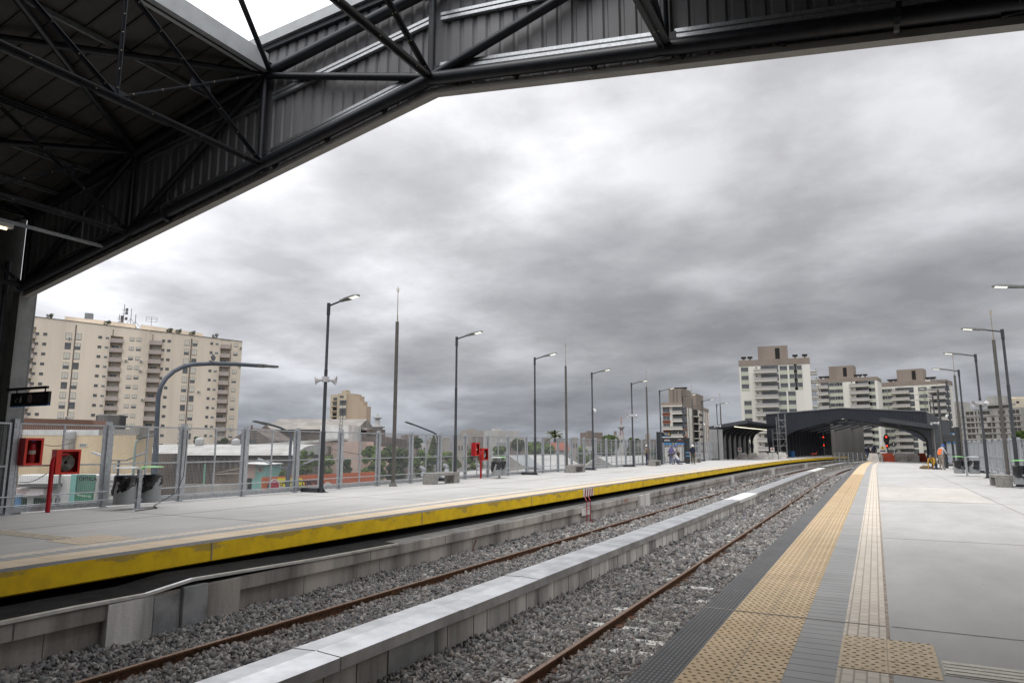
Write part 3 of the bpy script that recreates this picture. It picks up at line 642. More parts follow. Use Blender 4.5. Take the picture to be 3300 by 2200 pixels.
# ============================================================ PLATFORM LAMPS
LED=M('lit_led',(1,1,.92),.4,0,0,emit=1.3,ecol=(1,.95,.80)); HEADM=M('lamp_head_grey',(.13,.135,.13),.5,.1,.1,10)
def make_lamp(label,cat='street lamp'):
    t=thing('platform_lamp',label,cat,(0,0,0))
    B=MB(); B.tube([(0,0,0),(0,0,2.15)],.078,14); B.tube([(0,0,2.15),(0,0,2.2),(0,0,4.4)],[.078,.062,.062],14); B.tube([(0,0,4.4),(0,0,4.44),(0,0,6.6)],[.062,.052,.05],14); B.tube([(0,0,6.45),(0,0,6.9)],.066,14)
    B.build('pole',POLE,t,True)
    B=MB(); B.box(-.85,-.05,-.13,.13,0,.15); B.box(-.12,.2,-.16,.16,0,.02); B.build('base_box',POLE,t)
    B=MB()
    for a in range(4):
        r=Matrix.Rotation(a*math.pi/2+.78,4,'Z'); B.prism([(.06,.02),(.17,.02),(.07,.16)],'y',-.006,.006,mx=r)
    B.build('base_ribs',POLE,t)
    B=MB(); B.tube([(.04,0,6.80),(.62,0,6.93)],.034,10); B.build('arm',POLE,t,True)
    B=MB(); tl=Matrix.Translation((.55,0,6.92))@Matrix.Rotation(-.16,4,'Y')
    out_=[(0,-.07),(.16,-.10),(.30,-.155),(.72,-.15),(.86,-.10),(.92,0),(.86,.10),(.72,.15),(.30,.155),(.16,.10),(0,.07)]
    n=len(out_); vs=[(x,y,-.03) for x,y in out_]+[(x*.98+.01,y*.82,.035 if x<.75 else .015) for x,y in out_]+[(x*.9+.04,y*.4,.055 if x<.7 else .03) for x,y in out_]
    vs=[tl@Vector(q) for q in vs]; B.add(vs,[tuple(range(n))]+[(i,(i+1)%n,n+(i+1)%n,n+i) for i in range(n)]+[(n+i,n+(i+1)%n,2*n+(i+1)%n,2*n+i) for i in range(n)]+[tuple(range(2*n,3*n))[::-1]])
    hd_=B.build('lamp_head',HEADM,t,True)
    B=MB()
    for i in range(6):
        for j in range(5): B.box(.50+i*.056,.543+i*.056,-.115+j*.048,-.078+j*.048,-.036,-.031,0,tl)
    B.build('led_array',LED,hd_)
    return t
H_M=M('horn_white_plastic',(.50,.49,.50),.5,0,.05,8)
def add_horns(t,z=4.05,kind='horn'):
    if kind=='horn':
        for ang,dx in ((-2.4,-.02),(.5,.03)):
            r=(Matrix.Rotation(ang,4,'Z')@Matrix.Rotation(math.radians(98),4,'Y')).to_3x3(); B=MB()
            B.lathe((.0,0,z),[(.035,.10),(.045,.16),(.06,.22),(.10,.30),(.155,.37),(.175,.385),(.165,.385),(.10,.31),(.05,.24),(.02,.23)],18,mx=r); o=B.build('loudspeaker_horn',H_M,t,True)
        B=MB(); B.box(-.10,.10,-.09,.09,z-.10,z+.10); B.build('bracket',H_M,t)
    else:
        B=MB(); B.box(.07,.24,-.06,.06,z+.02,z+.12); B.lathe((.20,0,z-.06),[(.02,-.1),(.07,-.08),(.09,-.02),(.09,.05),(.07,.09)],14); B.build('dome_camera',WHT,t,True)
lampL=[18.9,27.8,36.5,45.9,55.0,63.4,71.8,80.1,87.2]
nm=['nearest left-platform lamp post, two white horn loudspeakers half way up','second lamp post on the left platform, just right of the near bench','third lamp post on the left platform, behind the red hydrant boxes','fourth lamp post on the left platform, white dome camera on its pole','fifth lamp post on the left platform, small white horn speaker',
    'sixth left-platform lamp post rising beside the black signboard frame','seventh left-platform lamp post in front of the red and white flats','eighth left-platform lamp post with a white dome camera near the fence','ninth and farthest left-platform lamp post at the small shelter']
proto=make_lamp(nm[0]); gL='lamp posts along the left platform'
protoC=None
for k,y in enumerate(lampL):
    c=cur(-17.65,y)
    o=proto if k==0 else dup(proto,label=nm[k]); o.location=(c.x,c.y,0); o['group']=gL; o.rotation_euler=(0,0,-hd(y))
lamps_left=[o for o in COL.objects if o.name.startswith('platform_lamp')]
lamps_left.sort(key=lambda o:o.location.y)
for i,kd in ((0,'horn'),(3,'cam'),(4,'horn'),(7,'cam'),(8,'horn')): add_horns(lamps_left[i],4.05 if i==0 else 4.2,kd)
nr=['nearest lamp post of the right platform, lamp head cut by the photo edge','second right-platform lamp post, rising by the cut-off bin','third right-platform lamp post, white horn speaker half way up','fourth right-platform lamp post, rising behind the bin','fifth right-platform lamp post, white dome camera on its pole','sixth right-platform lamp post near the standing worker','seventh right-platform lamp post in front of the dark canopy side','farthest right-platform lamp post by the signboard']
for k,y in enumerate([25.9,34.8,43.6,52,60.7,69.5,78.2,87]):
    o=dup(lamps_left[1],label=nr[k],group='lamp posts along the right platform'); c=cur(5.1,y); o.location=(c.x,c.y,0); o.rotation_euler=(0,0,math.pi-hd(y)); o.scale=(1,1,.944)
    if k in (2,4,6): add_horns(o,4.15,'horn' if k!=4 else 'cam')
# lightning masts
GOLD=M('brass_rod',(.33,.27,.16),.4,.6,.1,10)
MAST=M('brown_grey_mast',(.105,.098,.088),.5,0,.12,4)
def make_mast(label):
    t=thing('lightning_mast',label,'lightning rod',(0,0,0))
    B=MB(); B.tube([(0,0,0),(0,0,6.9)],[.085,.072],14); B.build('pole',MAST,t,True)
    B=MB(); B.tube([(0,0,6.85),(0,0,7.15),(0,0,8.25)],[.022,.016,.013],8); B.tube([(.05,0,6.9),(.01,0,7.3)],.006,5); B.build('rod',GOLD,t,True)
    B=MB(); B.lathe((0,0,8.2),[(.012,0),(.04,.03),(.014,.08),(.004,.30)],8)
    for a in range(4): c_,s_=math.cos(a*1.57+.4),math.sin(a*1.57+.4); B.tube([(0,0,8.23),(.06*c_,.06*s_,8.27),(.085*c_,.085*s_,8.38)],.006,5)
    B.build('finial',GOLD,t,True)
    B=MB(); B.lathe((0,0,0),[(.22,0),(.22,.015),(.10,.17),(.085,.2)],4); B.build('base_cone',MAST,t); return t
ml=['nearest lightning mast, tall dark pole left of the near bench','second lightning mast rising behind the middle concrete bench','third lightning mast by the far concrete bench on the left platform','fourth lightning mast in front of the red and white flats','fifth lightning mast at the small shelter on the left platform']
pm=make_mast(ml[0])
for k,y in enumerate([23.2,41.4,59.6,76.2,89.5]):
    c=cur(-17.75,y); o=pm if k==0 else dup(pm,label=ml[k]); o.location=(c.x,c.y,0); o['group']='lightning masts of the left platform'
for k,(y,lb) in enumerate(((39.8,'nearest right-platform lightning mast, behind the right-hand bench'),(58.4,'second right-platform lightning mast beside the far bin'),(77,'farthest right-platform lightning mast before the dark canopy'))):
    c=cur(5.45,y); o=dup(pm,label=lb,group='lightning masts of the right platform'); o.location=(c.x,c.y,0); o.scale=(1,1,.975)
# ============================================================ BENCHES, BINS, HYDRANTS
def bench(label,loc,rz,grp):
    t=thing('concrete_bench',label,'bench',loc,rz,grp)
    B=MB(); B.box(-.28,.28,-1.0,1.0,.36,.47); B.build('seat',BENCHC,t)
    for y in (-.80,.80): B=MB(); B.box(-.27,.27,y-.2,y+.2,0,.36); B.build('leg',BENCHC,t)
    return t
for lb,x,y,rz in (('near concrete bench on the left platform between the first mast and second lamp',-17.15,25.9,-.05),('middle concrete bench on the left platform between two lamp posts',-17.15,41.4,0),('concrete bench in front of the worker in the tan shirt',-17.0,58.9,0),('far concrete bench partly hidden behind the worker in navy',-16.9,73.6,0)):
    c=cur(x,y); bench(lb,(c.x,c.y,0),rz,'concrete benches of the left platform')
bench('concrete bench on the right platform beside the lamp post',(4.52,35.0,0),0,None)
BAGM=M('crumpled_black_bag',(.012,.012,.013),.25,0,0,spec=.7,bump=1.,bscale=7)
PERF=brickmat('perforated_steel',(.34,.35,.355),(.36,.37,.375),(.20,.205,.21),.02,.02,.004,off=.5,bump=.3,noise_amt=.05); PERF=M('perforated_grey_drum',(.30,.31,.315),.5,.3,.12,90)
GRN=M('green_lid',(.20,.50,.16),.4,0,.05,5)
def bag_mesh(r,z0,z1,dz,seed):
    rr=random.Random(seed); B=MB(); n=26; m_=7; vs=[]
    for i in range(m_+1):
        f=i/m_
        for k in range(n):
            a=2*math.pi*k/n; low=z0+dz*(.5+.5*math.cos(a-1.0))+.012*math.sin(5*a+seed); z=z1+(low-z1)*f
            q=r+.012+.03*math.sin(3*a+seed+f*2)*f+.02*math.sin(7*a+f*5)*f+rr.uniform(-.008,.008); vs.append((q*math.cos(a),q*math.sin(a),z+rr.uniform(-.008,.008)))
    fs=[(i*n+k,i*n+(k+1)%n,(i+1)*n+(k+1)%n,(i+1)*n+k) for i in range(m_) for k in range(n)]
    B.add(vs,fs)
    vs2=[((r+.01)*math.cos(2*math.pi*k/n),(r+.01)*math.sin(2*math.pi*k/n),z1+.012) for k in range(n)]+[((r-.05)*math.cos(2*math.pi*k/n),(r-.05)*math.sin(2*math.pi*k/n),z1-.06) for k in range(n)]
    B.add(vs2,[(k,(k+1)%n,n+(k+1)%n,n+k) for k in range(n)]+[tuple(range(n,2*n))[::-1]]); return B
def bins(label,loc,rz,grp):
    t=thing('twin_waste_bin',label,'waste bin',loc,rz,grp)
    B=MB(); B.box(-.05,.05,-.05,.05,0,1.02); B.box(-.14,.14,-.14,.14,0,.012); B.box(-.03,.03,-.34,.34,.18,.24); B.box(-.03,.03,-.34,.34,.80,.86); B.build('post',GALV,t)
    for s,lm in ((-1,M('grey_lid',(.55,.56,.57),.4,0,.05,5)),(1,GRN)):
        B=MB(); B.lathe((-.03,s*.36,0),[(.24,.14),(.26,.16),(.26,.82),(.24,.82),(.24,.2)],22); d=B.build('drum',PERF,t,True)
        B=MB(); B.lathe((-.03,s*.36,0),[(.267,.81),(.267,.87),(.25,.87),(.25,.81)],22); B.build('rim',GALV,d,True)
        b_=bag_mesh(.26,.36,.86,.26,s+2).build('bin_bag',BAGM,t,True); b_.location=(-.03,s*.36,0)
        B=MB(); B.lathe((-.03,s*.36,1.06),[(.02,.04),(.12,.038),(.24,.025),(.30,.0),(.29,.0),(.15,.01)],24); B.beam((0,0,1.0),(-.03,s*.14,1.08),.05,.04); B.build('lid',lm,t,True)
    return t
bins('twin waste bin with grey and green lids and black bags beside the left fence',(-17.35,11.75,0),0,None)
c=cur(-17.4,31.7); bins('twin waste bin with green lid in front of the far hydrant boxes',(c.x,c.y,0),.15,None)
bins('twin waste bin with green lid standing on the right platform beyond the bench',(4.45,46.2,0),1.35,None)
bins('twin waste bin cut off by the right edge of the photo',(5.35,33.6,0),1.0,None)
WIN=bpy.data.materials.new('clear_pane'); WIN.use_nodes=True; bb=WIN.node_tree.nodes['Principled BSDF']; bb.inputs['Roughness'].default_value=.05; bb.inputs['Transmission Weight'].default_value=1; bb.inputs['IOR'].default_value=1.05; bb.inputs['Base Color'].default_value=(.9,.9,.9,1)
def cabinet(nm,label,loc,rz,w,h,d,kind,cat):
    t=thing(nm,label,cat,loc,rz)
    B=MB(); B.box(0,d,-w/2,w/2,0,.015); B.box(0,d,-w/2,w/2,h-.015,h); B.box(0,d,-w/2,-w/2+.015,.015,h-.015); B.box(0,d,w/2-.015,w/2,.015,h-.015); B.box(0,.012,-w/2+.015,w/2-.015,.015,h-.015)
    B.build('cabinet_body',RED,t)
    B=MB(); e=.055; B.box(d,d+.02,-w/2,w/2,0,e); B.box(d,d+.02,-w/2,w/2,h-e,h); B.box(d,d+.02,-w/2,-w/2+(e if kind!='hose' else .13),e,h-e); B.box(d,d+.02,w/2-e,w/2,e,h-e); dr=B.build('door_frame',M('fire_red_bright',(.60,.028,.012),.35,0,.06,6,spec=.5),t)
    B=MB(); B.box(d+.008,d+.012,-w/2+e,w/2-e,e,h-e); B.build('pane',WIN,dr)
    if kind=='hose':
        r=Matrix.Rotation(math.pi/2,3,'Y'); B=MB()
        for k in range(8):
            q=.05+.021*k; B.lathe((.05+.004*(k%2),.02,h*.47),[(q,0),(q+.009,.05),(q+.018,0)],26,mx=r)
        B.build('coiled_hose',M('white_hose',(.55,.54,.50),.7,0,.15,30),t,True)
        B=MB(); B.tube([(.10,-.17,h*.47),(.12,-.12,h*.49)],.05,10); B.build('nozzle',WHT,t,True)
        B=MB(); B.tube([(.1,-.12,h-.09),(.12,.1,h-.14)],.012,6); B.build('yellow_strap',M('strap_yellow',(.6,.4,.02),.5,0,0),t)
    else: 
        B=MB(); B.lathe((.13,.02,.04),[(.075,0),(.08,.02),(.08,.42),(.06,.48),(.025,.50),(.025,.55)],16); ex=B.build('fire_extinguisher',M('extinguisher_red',(.36,.01,.01),.35,0,0),t,True)
        B=MB(); B.lathe((.13,.02,.27),[(.0815,0),(.0815,.09)],16); B.build('label_band',M('label_cream',(.55,.53,.42),.6,0,.2,50),ex)
        B=MB(); B.box(.09,.17,-.03,.08,.58,.60); B.box(.11,.15,-.0,.04,.55,.66); B.build('valve',M('valve_blue',(.05,.12,.4),.4,0,0),ex)
    return t
def hydrant_set(y0,where,rz=0):
    c=cur(-18.42,y0); 
    cabinet('extinguisher_cabinet','red cabinet with a fire extinguisher behind glass, '+where,(c.x,c.y-.55,1.16),rz,.42,.66,.24,'ext','fire cabinet')
    cabinet('hose_cabinet','red cabinet with a coiled white fire hose, '+where,(c.x+.02,c.y+.30,.92),rz,.60,.62,.20,'hose','fire cabinet')
    B=MB(); B.tube([(.0,-.26,0),(.0,-.26,1.16),(.0,-.24,1.30),(.0,-.17,1.39),(.0,-.06,1.42),(0,.08,1.42)],.055,14); o=B.build('hydrant_pipe',RED,None,True,loc=(c.x+.16,c.y+.22,0)); tag(o,'thick red hydrant riser pipe, '+where,'pipe')
hydrant_set(10.05,'at the near end of the left fence'); hydrant_set(31.3,'on the left fence behind the bin')
# ============================================================ CITY
ZG=-7.5
B=MB(); B.box(-900,900,-300,2600,ZG-.5,ZG); struct(B.build('ground',M('street_ground',(.10,.10,.095),.9,0,.3,.08,col2=(.06,.07,.05))))
B=MB(); B.box(-19.2,7.4,-52,128,ZG,-1.5); struct(B.build('viaduct',CONCW))
def cf(dx,dep,z=0):
    """point by lateral offset and distance in front of the camera, level ground"""
    f=Vector((-math.sin(psi),math.cos(psi),0)); r=Vector((math.cos(psi),math.sin(psi),0)); p=r*dx+f*dep; return Vector((p.x,p.y,z))
PW=lambda px,py,d: Vector(P(px,py,d))
class Facade:
    """a building whose local frame has x along the front, y into the building, z up from the ground"""
    def __init__(s,name,label,cat,pA,pB,group=None):
        s.A=Vector((pA[0],pA[1],ZG)); s.B=Vector((pB[0],pB[1],ZG)); d=s.B-s.A; s.L=d.length; s.ang=math.atan2(d.y,d.x)
        s.t=thing(name,label,cat,s.A,s.ang,group); s.ux=d.normalized(); s.cache={}; s.count={}
    def uz(s,px,py,off=0):
        n=Vector((-s.ux.y,s.ux.x,0)); d=Vector(ray(px,py)); C=Vector(CP); A=s.A+n*off; t=((A-C).dot(n))/d.dot(n); p=C+d*t; return (p-s.A).dot(s.ux),p.z-ZG
    def part(s,nm,B,m,parent=None,smooth=False): return B.build(nm,m,parent or s.t,smooth)
    def inst(s,key,make,x,z,y=0,nm=None):
        """one real part per instance, mesh data shared"""
        n=s.count.get(key,0)
        if key not in s.cache:
            o=make(); s.cache[key]=o
        else:
            o=s.cache[key].copy(); COL.objects.link(o)
            for ch in s.cache[key].children: c=ch.copy(); COL.objects.link(c); c.parent=o
        o.parent=s.t; o.location=(x,y,z); s.count[key]=n+1; return o
SHUT=M('roller_shutter_cream',(.60,.57,.50),.7,0,.08,20); SHUTG=M('shutter_grey',(.33,.32,.30),.7,0,.1,20); FRW=M('window_frame_dark',(.10,.095,.09),.6,0,0); FRL=M('window_frame_light',(.5,.5,.48),.6,0,0)
def win(w,h,sh=0.,fr=None,shm=None,name='window',mull=1):
    """window: frame, glass set back, roller shutter covering part sh of the height"""
    def mk():
        B=MB(); e=.06; fr_=fr or FRW
        B.box(-w/2,w/2,-.05,.02,-h/2,-h/2+e); B.box(-w/2,w/2,-.05,.02,h/2-e,h/2); B.box(-w/2,-w/2+e,-.05,.02,-h/2+e,h/2-e); B.box(w/2-e,w/2,-.05,.02,-h/2+e,h/2-e)
        for k in range(mull): x=-w/2+(k+1)*w/(mull+1); B.box(x-.02,x+.02,-.04,.01,-h/2+e,h/2-e)
        B.box(-w/2+e,w/2-e,-.012,-.004,-h/2+e,h/2-e,1)
        if sh>0: B.box(-w/2+e,w/2-e,-.035,-.02,h/2-e-(h-2*e)*sh,h/2-e,2)
        return B.build(name,[fr_,GLS,shm or SHUT])
    return mk
def roofjunk(F,xs,z,y,m=None):
    for k,x in enumerate(xs): 
        B=MB(); B.box(-.35,.35,-.35,.35,0,.7); B.box(-.65,.65,-.6,.6,.7,1.15,1); o=B.build('vent_stack',[m or SHUTG,BLKM],F.t); o.location=(x,y,z)
# ---------------- large cream apartment block, left
CREAM=M('cream_render',(.70,.61,.50),.85,0,.10,.12,streak=True,bump=.05,bscale=6)
BALC=M('balcony_taupe',(.42,.36,.325),.85,0,.08,1.0)
F=Facade('apartment_block','long cream apartment block with taupe balcony columns and rooftop aerials on the far left','building',P(30,1300,188.5),P(778,1300,213))
z4=lambda x,y:(x/2.8512,900+y/2.8512)
U=lambda x:F.uz(*z4(x,890))[0]
Ltot=U(2208)
zr0=F.uz(*z4(250,337))[1]; zr1=F.uz(*z4(2222,570))[1]
fh=2.83
recs=[(U(190),U(287)),(U(985),U(1102)),(U(1350),U(1466)),(U(2010),U(2100))]
def roofz(u): return zr0+(zr1-zr0)*(u-U(250))/(Ltot-U(250))
B=MB(); u0=U(190)-8
edges=[u0]+[e_ for r in recs for e_ in r]+[Ltot]
for i in range(0,len(edges),2): a,c=edges[i],edges[i+1]; B.prism([(a,0),(c,0),(c,roofz(c)-fh*0),(a,roofz(a))],'y',0,11)
for r in recs: B.prism([(r[0],0),(r[1],0),(r[1],roofz(r[1])-2.9),(r[0],roofz(r[0])-2.9)],'y',1.3,11); B.prism([(r[0],roofz(r[0])-2.9),(r[1],roofz(r[1])-2.9),(r[1],roofz(r[1])),(r[0],roofz(r[0]))],'y',.1 if r is not recs[1] else .0,11)
F.part('wall',B,CREAM)
zrow=[F.uz(*z4(595-3.9*(k-4)*1.0,887-93.6*(4-k)))[1] for k in range(9)]
ztop=zrow[0]
rows=[ztop-fh*k for k in range(16)]
rows=[z for z in rows if z>1]
for r in recs:
    w=r[1]-r[0]
    for k,z in enumerate(rows):
        zf=z-1.25
        if r is recs[0] and k==0: pass
        def mk(w=w):
            B=MB(); B.box(-w/2,w/2,-.55,1.3,-.12,0); B.box(-w/2-.05,w/2+.05,-.65,-.55,-.2,1.05); B.box(-w/2-.05,-w/2+.05,-.55,.0,-.2,1.05); B.box(w/2-.05,w/2+.05,-.55,.0,-.2,1.05); return B.build('balcony',BALC)
        F.inst('bal%.1f'%w,mk,(r[0]+r[1])/2,zf)
        F.inst('baldoor%d'%((k*7+int(w*10))%3),win(1.9,2.0,(.0,.35,.8)[(k*7+int(w*10))%3],FRL,mull=1,name='balcony_door'),(r[0]+r[1])/2-.35,zf+1.0,1.28)
cols=[(300,.95,.8,0),(375,.95,.8,0),(888,.95,.8,0),(955,.95,.8,0),(1478,.8,.8,0),(1530,.95,.8,0),(1925,.85,.8,0),(1975,.8,.8,0)]
for (x,w,h,q) in cols:
    for k,z in enumerate(rows): F.inst('small_window%d'%((k*3+x)%3),win(w,h,(0,.3,0)[(k*3+x)%3],(FRW,FRL,FRW)[(k*3+x)%3]),U(x),z-.05)
for x,w,h in ((595,1.5,1.9),(685,1.5,1.9),(1697,1.35,1.8),(1770,1.35,1.8)):
    for k,z in enumerate(rows): q=(k*5+x)%4; F.inst('tall_window%d%d'%(q,int(w*10)),win(w,h,(0,.95,.5,.95)[q],FRW),U(x),z-.25)
for x in (1185,1250,2150):
    for k,z in enumerate(rows): q=(k*5+x)%3; F.inst('wide_window%d'%q,win(1.25,1.1,(.9,.5,.9)[q],FRW),U(x),z-.1)
for x,wd in ((655,.28),(1737,.28),(1003,.16),(1375,.12),(2106,.12)):
    B=MB(); B.box(U(x)-wd/2,U(x)+wd/2,-.10,.0,0,roofz(U(x))-1); F.part('vertical_duct',B,M('duct_brown',(.15,.12,.10),.8,0,.2,2))
AC=M('ac_white',(.55,.54,.5),.6,0,0)
def acu():
    B=MB(); B.box(-.4,.4,-.42,-.02,-.28,.28); B.lathe((0,-.43,0),[(.2,0),(.2,.01)],12,1,Matrix.Rotation(math.pi/2,3,'X')); return B.build('air_conditioner',[AC,BLKM])
for x,k in ((1250,2),(1250,3),(2165,0),(1800,5),(2165,2),(1110,2),(700,9),(610,8),(568,0),(2120,9),(1290,6),(2060,5)): F.inst('ac',acu,U(x)+1,rows[k]-.9)
B=MB(); a,c=U(520),U(1190); B.prism([(a,roofz(a)-.02),(c,roofz(c)-.02),(c,roofz(c)+1.8),(a,roofz(a)+1.6)],'y',3,9); F.part('roof_house',B,CREAM)
B=MB(); a,c=U(1245),U(1840); B.prism([(a,roofz(a)-.02),(c,roofz(c)-.02),(c,roofz(c)+1.5),(a,roofz(a)+1.9)],'y',3,9); F.part('roof_house',B,CREAM)
B=MB(); B.beam((u0,-.04,roofz(u0)+.03),(Ltot,-.04,roofz(Ltot)+.03),.25,.12); F.part('roof_edge',B,M('coping_dark',(.12,.11,.10),.8,0,.1))
B=MB(); a=U(745); B.box(a-1,a+1,3,5,roofz(a)+1.6,roofz(a)+3.4); F.part('roof_tank',B,GALVD)
for x,y0,y1 in ((1030,390,290),(1070,400,195),(1140,405,235),(1185,410,290)):
    B=MB(); a=U(x); z0=F.uz(*z4(x,y0))[1]-.5; z1=F.uz(*z4(x,y1))[1]; B.tube([(a,5,z0),(a,5,z1)],.09,5)
    if x in (1030,1070):
        for q in (.3,.5,.62): B.tube([(a-.5,5,z0+(z1-z0)*q*1.2),(a+.9,5,z0+(z1-z0)*q*1.2)],.06,4); B.cbox((a+.7,5,z0+(z1-z0)*q*1.2+.2),.7,.3,.9)
    else: B.tube([(a,5,z0+(z1-z0)*.5),(a-1.8,5,z0)],.05,4); B.tube([(a,5,z0+(z1-z0)*.5),(a+1.8,5,z0)],.05,4)
    F.part('aerial_mast',B,M('aerial_grey',(.13,.12,.12),.6,0,0))
B=MB(); a=U(1338); z0=roofz(a)+1.9
B.tube([(a,5,z0),(a,5,z0+3)],.07,5)
for q in (1.6,2.4,3.0): B.tube([(a-1.5,5,z0+q),(a+1.5,5,z0+q)],.05,4)
B.tube([(a-1.5,5,z0+1.6),(a-1.5,5,z0+3)],.05,4); B.tube([(a+1.5,5,z0+1.6),(a+1.5,5,z0+3)],.05,4); F.part('aerial_frame',B,MATS['aerial_grey'])
# pigeon-sized plants on the parapet
LEAFC=attrmat('leaf',.75)
def leafball(name,clumps,n,size,m=None,parent=None,tint=((.055,.085,.03),(.10,.14,.05)),loc=None,seed=1):
    r=np.random.default_rng(seed); vs=[];tn=[]
    cl=np.array([c[:3] for c in clumps]); rad=np.array([c[3:] if len(c)>4 else (c[3],)*3 for c in clumps]); pr=rad.prod(1)**(2/3); pr/=pr.sum()
    idx=r.choice(len(cl),n,p=pr); d=r.normal(size=(n,3)); d/=np.linalg.norm(d,axis=1)[:,None]; rr=.55+.5*r.random(n)**.6
    p=cl[idx]+d*rad[idx]*rr[:,None]; a=r.normal(size=(n,3)); a/=np.linalg.norm(a,axis=1)[:,None]; b=np.cross(a,d+.3*r.normal(size=(n,3))); b/=np.linalg.norm(b,axis=1)[:,None]+1e-6
    s=size*(.6+.8*r.random(n))[:,None]; V=np.stack([p-a*s,p-b*s*.5,p+a*s,p+b*s*.5],1).reshape(-1,3)
    me=bpy.data.meshes.new(name); me.from_pydata(V.tolist(),[],[(4*i,4*i+1,4*i+2,4*i+3) for i in range(n)])
    ct=r.random(len(cl))[idx]*.6+r.random(n)*.4; t0,t1=np.array(tint[0]),np.array(tint[1]); c=t0+(t1-t0)*ct[:,None]; c=np.concatenate([c,np.ones((n,1))],1)
    at=me.color_attributes.new('tint','FLOAT_COLOR','POINT'); at.data.foreach_set('color',np.repeat(c,4,0).ravel()); me.materials.append(LEAFC)
    o=bpy.data.objects.new(name,me); COL.objects.link(o)
    if parent: o.parent=parent
    if loc is not None: o.location=loc
    return o
for k,x in enumerate((390,935,1520,1605,1735,1950)):
    a=U(x); o=leafball('roof_plant',[(0,0,.7,.9,.7,.7),(.5,0,1.2,.5,.4,.5)],160,.22,None,F.t,((.06,.07,.05),(.12,.13,.09)),(a,1,roofz(a)),k)
F.t['label']='long cream apartment block with taupe balcony columns and rooftop aerials on the far left'
# ---------------- small distant beige tower left of centre
z5=lambda x,y:(1040+x/9.8,1240+y/9.8)
F=Facade('apartment_tower','narrow beige tower with stepped blank side wall behind the first mast and lamp','building',P(1062,1330,300),P(1120,1330,296))
U=lambda x,y=900:F.uz(*z5(x,y))[0]; Z=lambda y,x=500:F.uz(*z5(x,y))[1]
BEI=M('beige_render_old',(.50,.43,.33),.85,0,.15,.12,streak=True); BEI2=M('beige_blank_wall',(.45,.355,.265),.85,0,.10,.06,streak=True)
B=MB(); B.box(U(225),U(470),0,10,0,Z(300)); B.box(U(470),U(765),-.6,10,0,Z(270)); B.box(U(480),U(570),2,5,Z(300),Z(175)); B.box(U(570),U(605),2,5,Z(270),Z(150)); B.box(U(640),U(675),2,4,Z(270),Z(215)); F.part('wall',B,BEI)
sx=U(765)
B=MB()
for (x0,x1,yt) in ((765,995,300),(995,1170,385),(1170,1270,550),(1270,1385,700)): B.box(U(x0),U(x1),-.2,3,0,Z(yt))
F.part('side_wall',B,BEI2)
for k,y in enumerate((440,600,755,930,1075,1220)):
    B=MB(); B.box(U(315),U(460),-.05,.03,Z(y+45),Z(y-45)); F.part('loggia_opening',B,VOID if k>1 else GLS)
    B=MB(); B.box(U(285),U(470),-1.0,.0,Z(y+75),Z(y+60)); F.part('balcony_slab',B,BEI)
for k,y in enumerate((565,735,890,1070,1235)):
    for x in (610,705): F.inst('w%d'%(k%2),win(1.9,2.1,(0,.5)[k%2],FRW),U(x),Z(y),-.62)
F.inst('w0b',win(2.,.9,0,FRW),U(610),Z(380),-.62)
# ---------------- white and red flats right of the lamps
z6=lambda x,y:(2110+x/6.03,1220+y/6.03)
F=Facade('flats_building','white flats with terracotta window panels and taupe roof boxes behind the signboard','building',P(2137,1340,230),P(2204,1340,227))
U=lambda x,y=800:F.uz(*z6(x,y))[0]; Z=lambda y,x=350:F.uz(*z6(x,y))[1]
WREN=M('white_render',(.70,.675,.61),.85,0,.08,.15,streak=True); TAUP=M('taupe_render',(.27,.225,.19),.85,0,.08,.2,streak=True); TERR=M('terracotta_panel',(.33,.10,.055),.8,0,.12,1)
Lf=U(560); B=MB(); B.box(U(150),Lf,0,48,0,Z(540)); F.part('wall',B,WREN)
B=MB(); B.box(U(146),Lf+.05,-.1,48.1,Z(540),Z(458)); F.part('roof_band',B,TAUP)
B=MB(); B.box(U(272),Lf-.6,1,13,Z(458),Z(190)); B.box(Lf-.7,Lf+.06,1.2,14,Z(458),Z(190)); F.part('roof_tower',B,TAUP)
B=MB(); B.box(Lf-5,Lf+.07,22,37,Z(458),Z(285)+1.5); F.part('roof_tower',B,TAUP)
B=MB()
for x in (368,435,540,600): B.box(U(x)-.15,U(x)+.15,.9,1.0,Z(450),Z(200))
F.part('roof_tower_ribs',B,M('taupe_dark',(.18,.15,.13),.85,0,.1))
B=MB(); B.box(U(146),Lf+.1,-.9,0,Z(545),Z(522)); F.part('cornice',B,WREN)
for x in (395,475,565): B=MB(); B.box(-.8,.8,-.5,.5,0,.5,1); B.box(-.55,.55,-.35,.35,-.3,0); o=B.build('vent_stack',[TAUP,BLKM],F.t); o.location=(U(x),3,Z(188))
fl=(Z(690)-Z(840))
for k in range(5):
    zc_=Z(605)-fl*k; xq=228 if k<3 else 520
    B=MB(); B.box(-1.3,1.3,-.05,0,-.95-1.0,-.95); B.box(-1.3,1.3,-.05,0,.85,1.55); o=B.build('terracotta_panel',TERR,F.t); o.location=(U(xq),0,zc_)
    F.inst('w',win(2.4,1.7,0,FRL),U(xq),zc_-.05)
    F.inst('door',win(4.7,2.9,0,M('bronze_frame',(.14,.11,.10),.6,0,0),mull=2,name='balcony_door'),U(488 if k<3 else 300),zc_-.6)
    x0=358 if k<2 else 165
    if k<4:
        B=MB(); B.box(U(x0),Lf-.1,-1.6,0,Z(692)-fl*k,Z(672)-fl*k); F.part('balcony_slab',B,WREN)
        B=MB(); B.box(U(x0),Lf-.2,-1.58,-1.54,Z(672)-fl*k,Z(625)-fl*k); 
        F.part('balcony_rail',B,M('rail_glass_grey',(.42,.40,.37),.5,0,0))
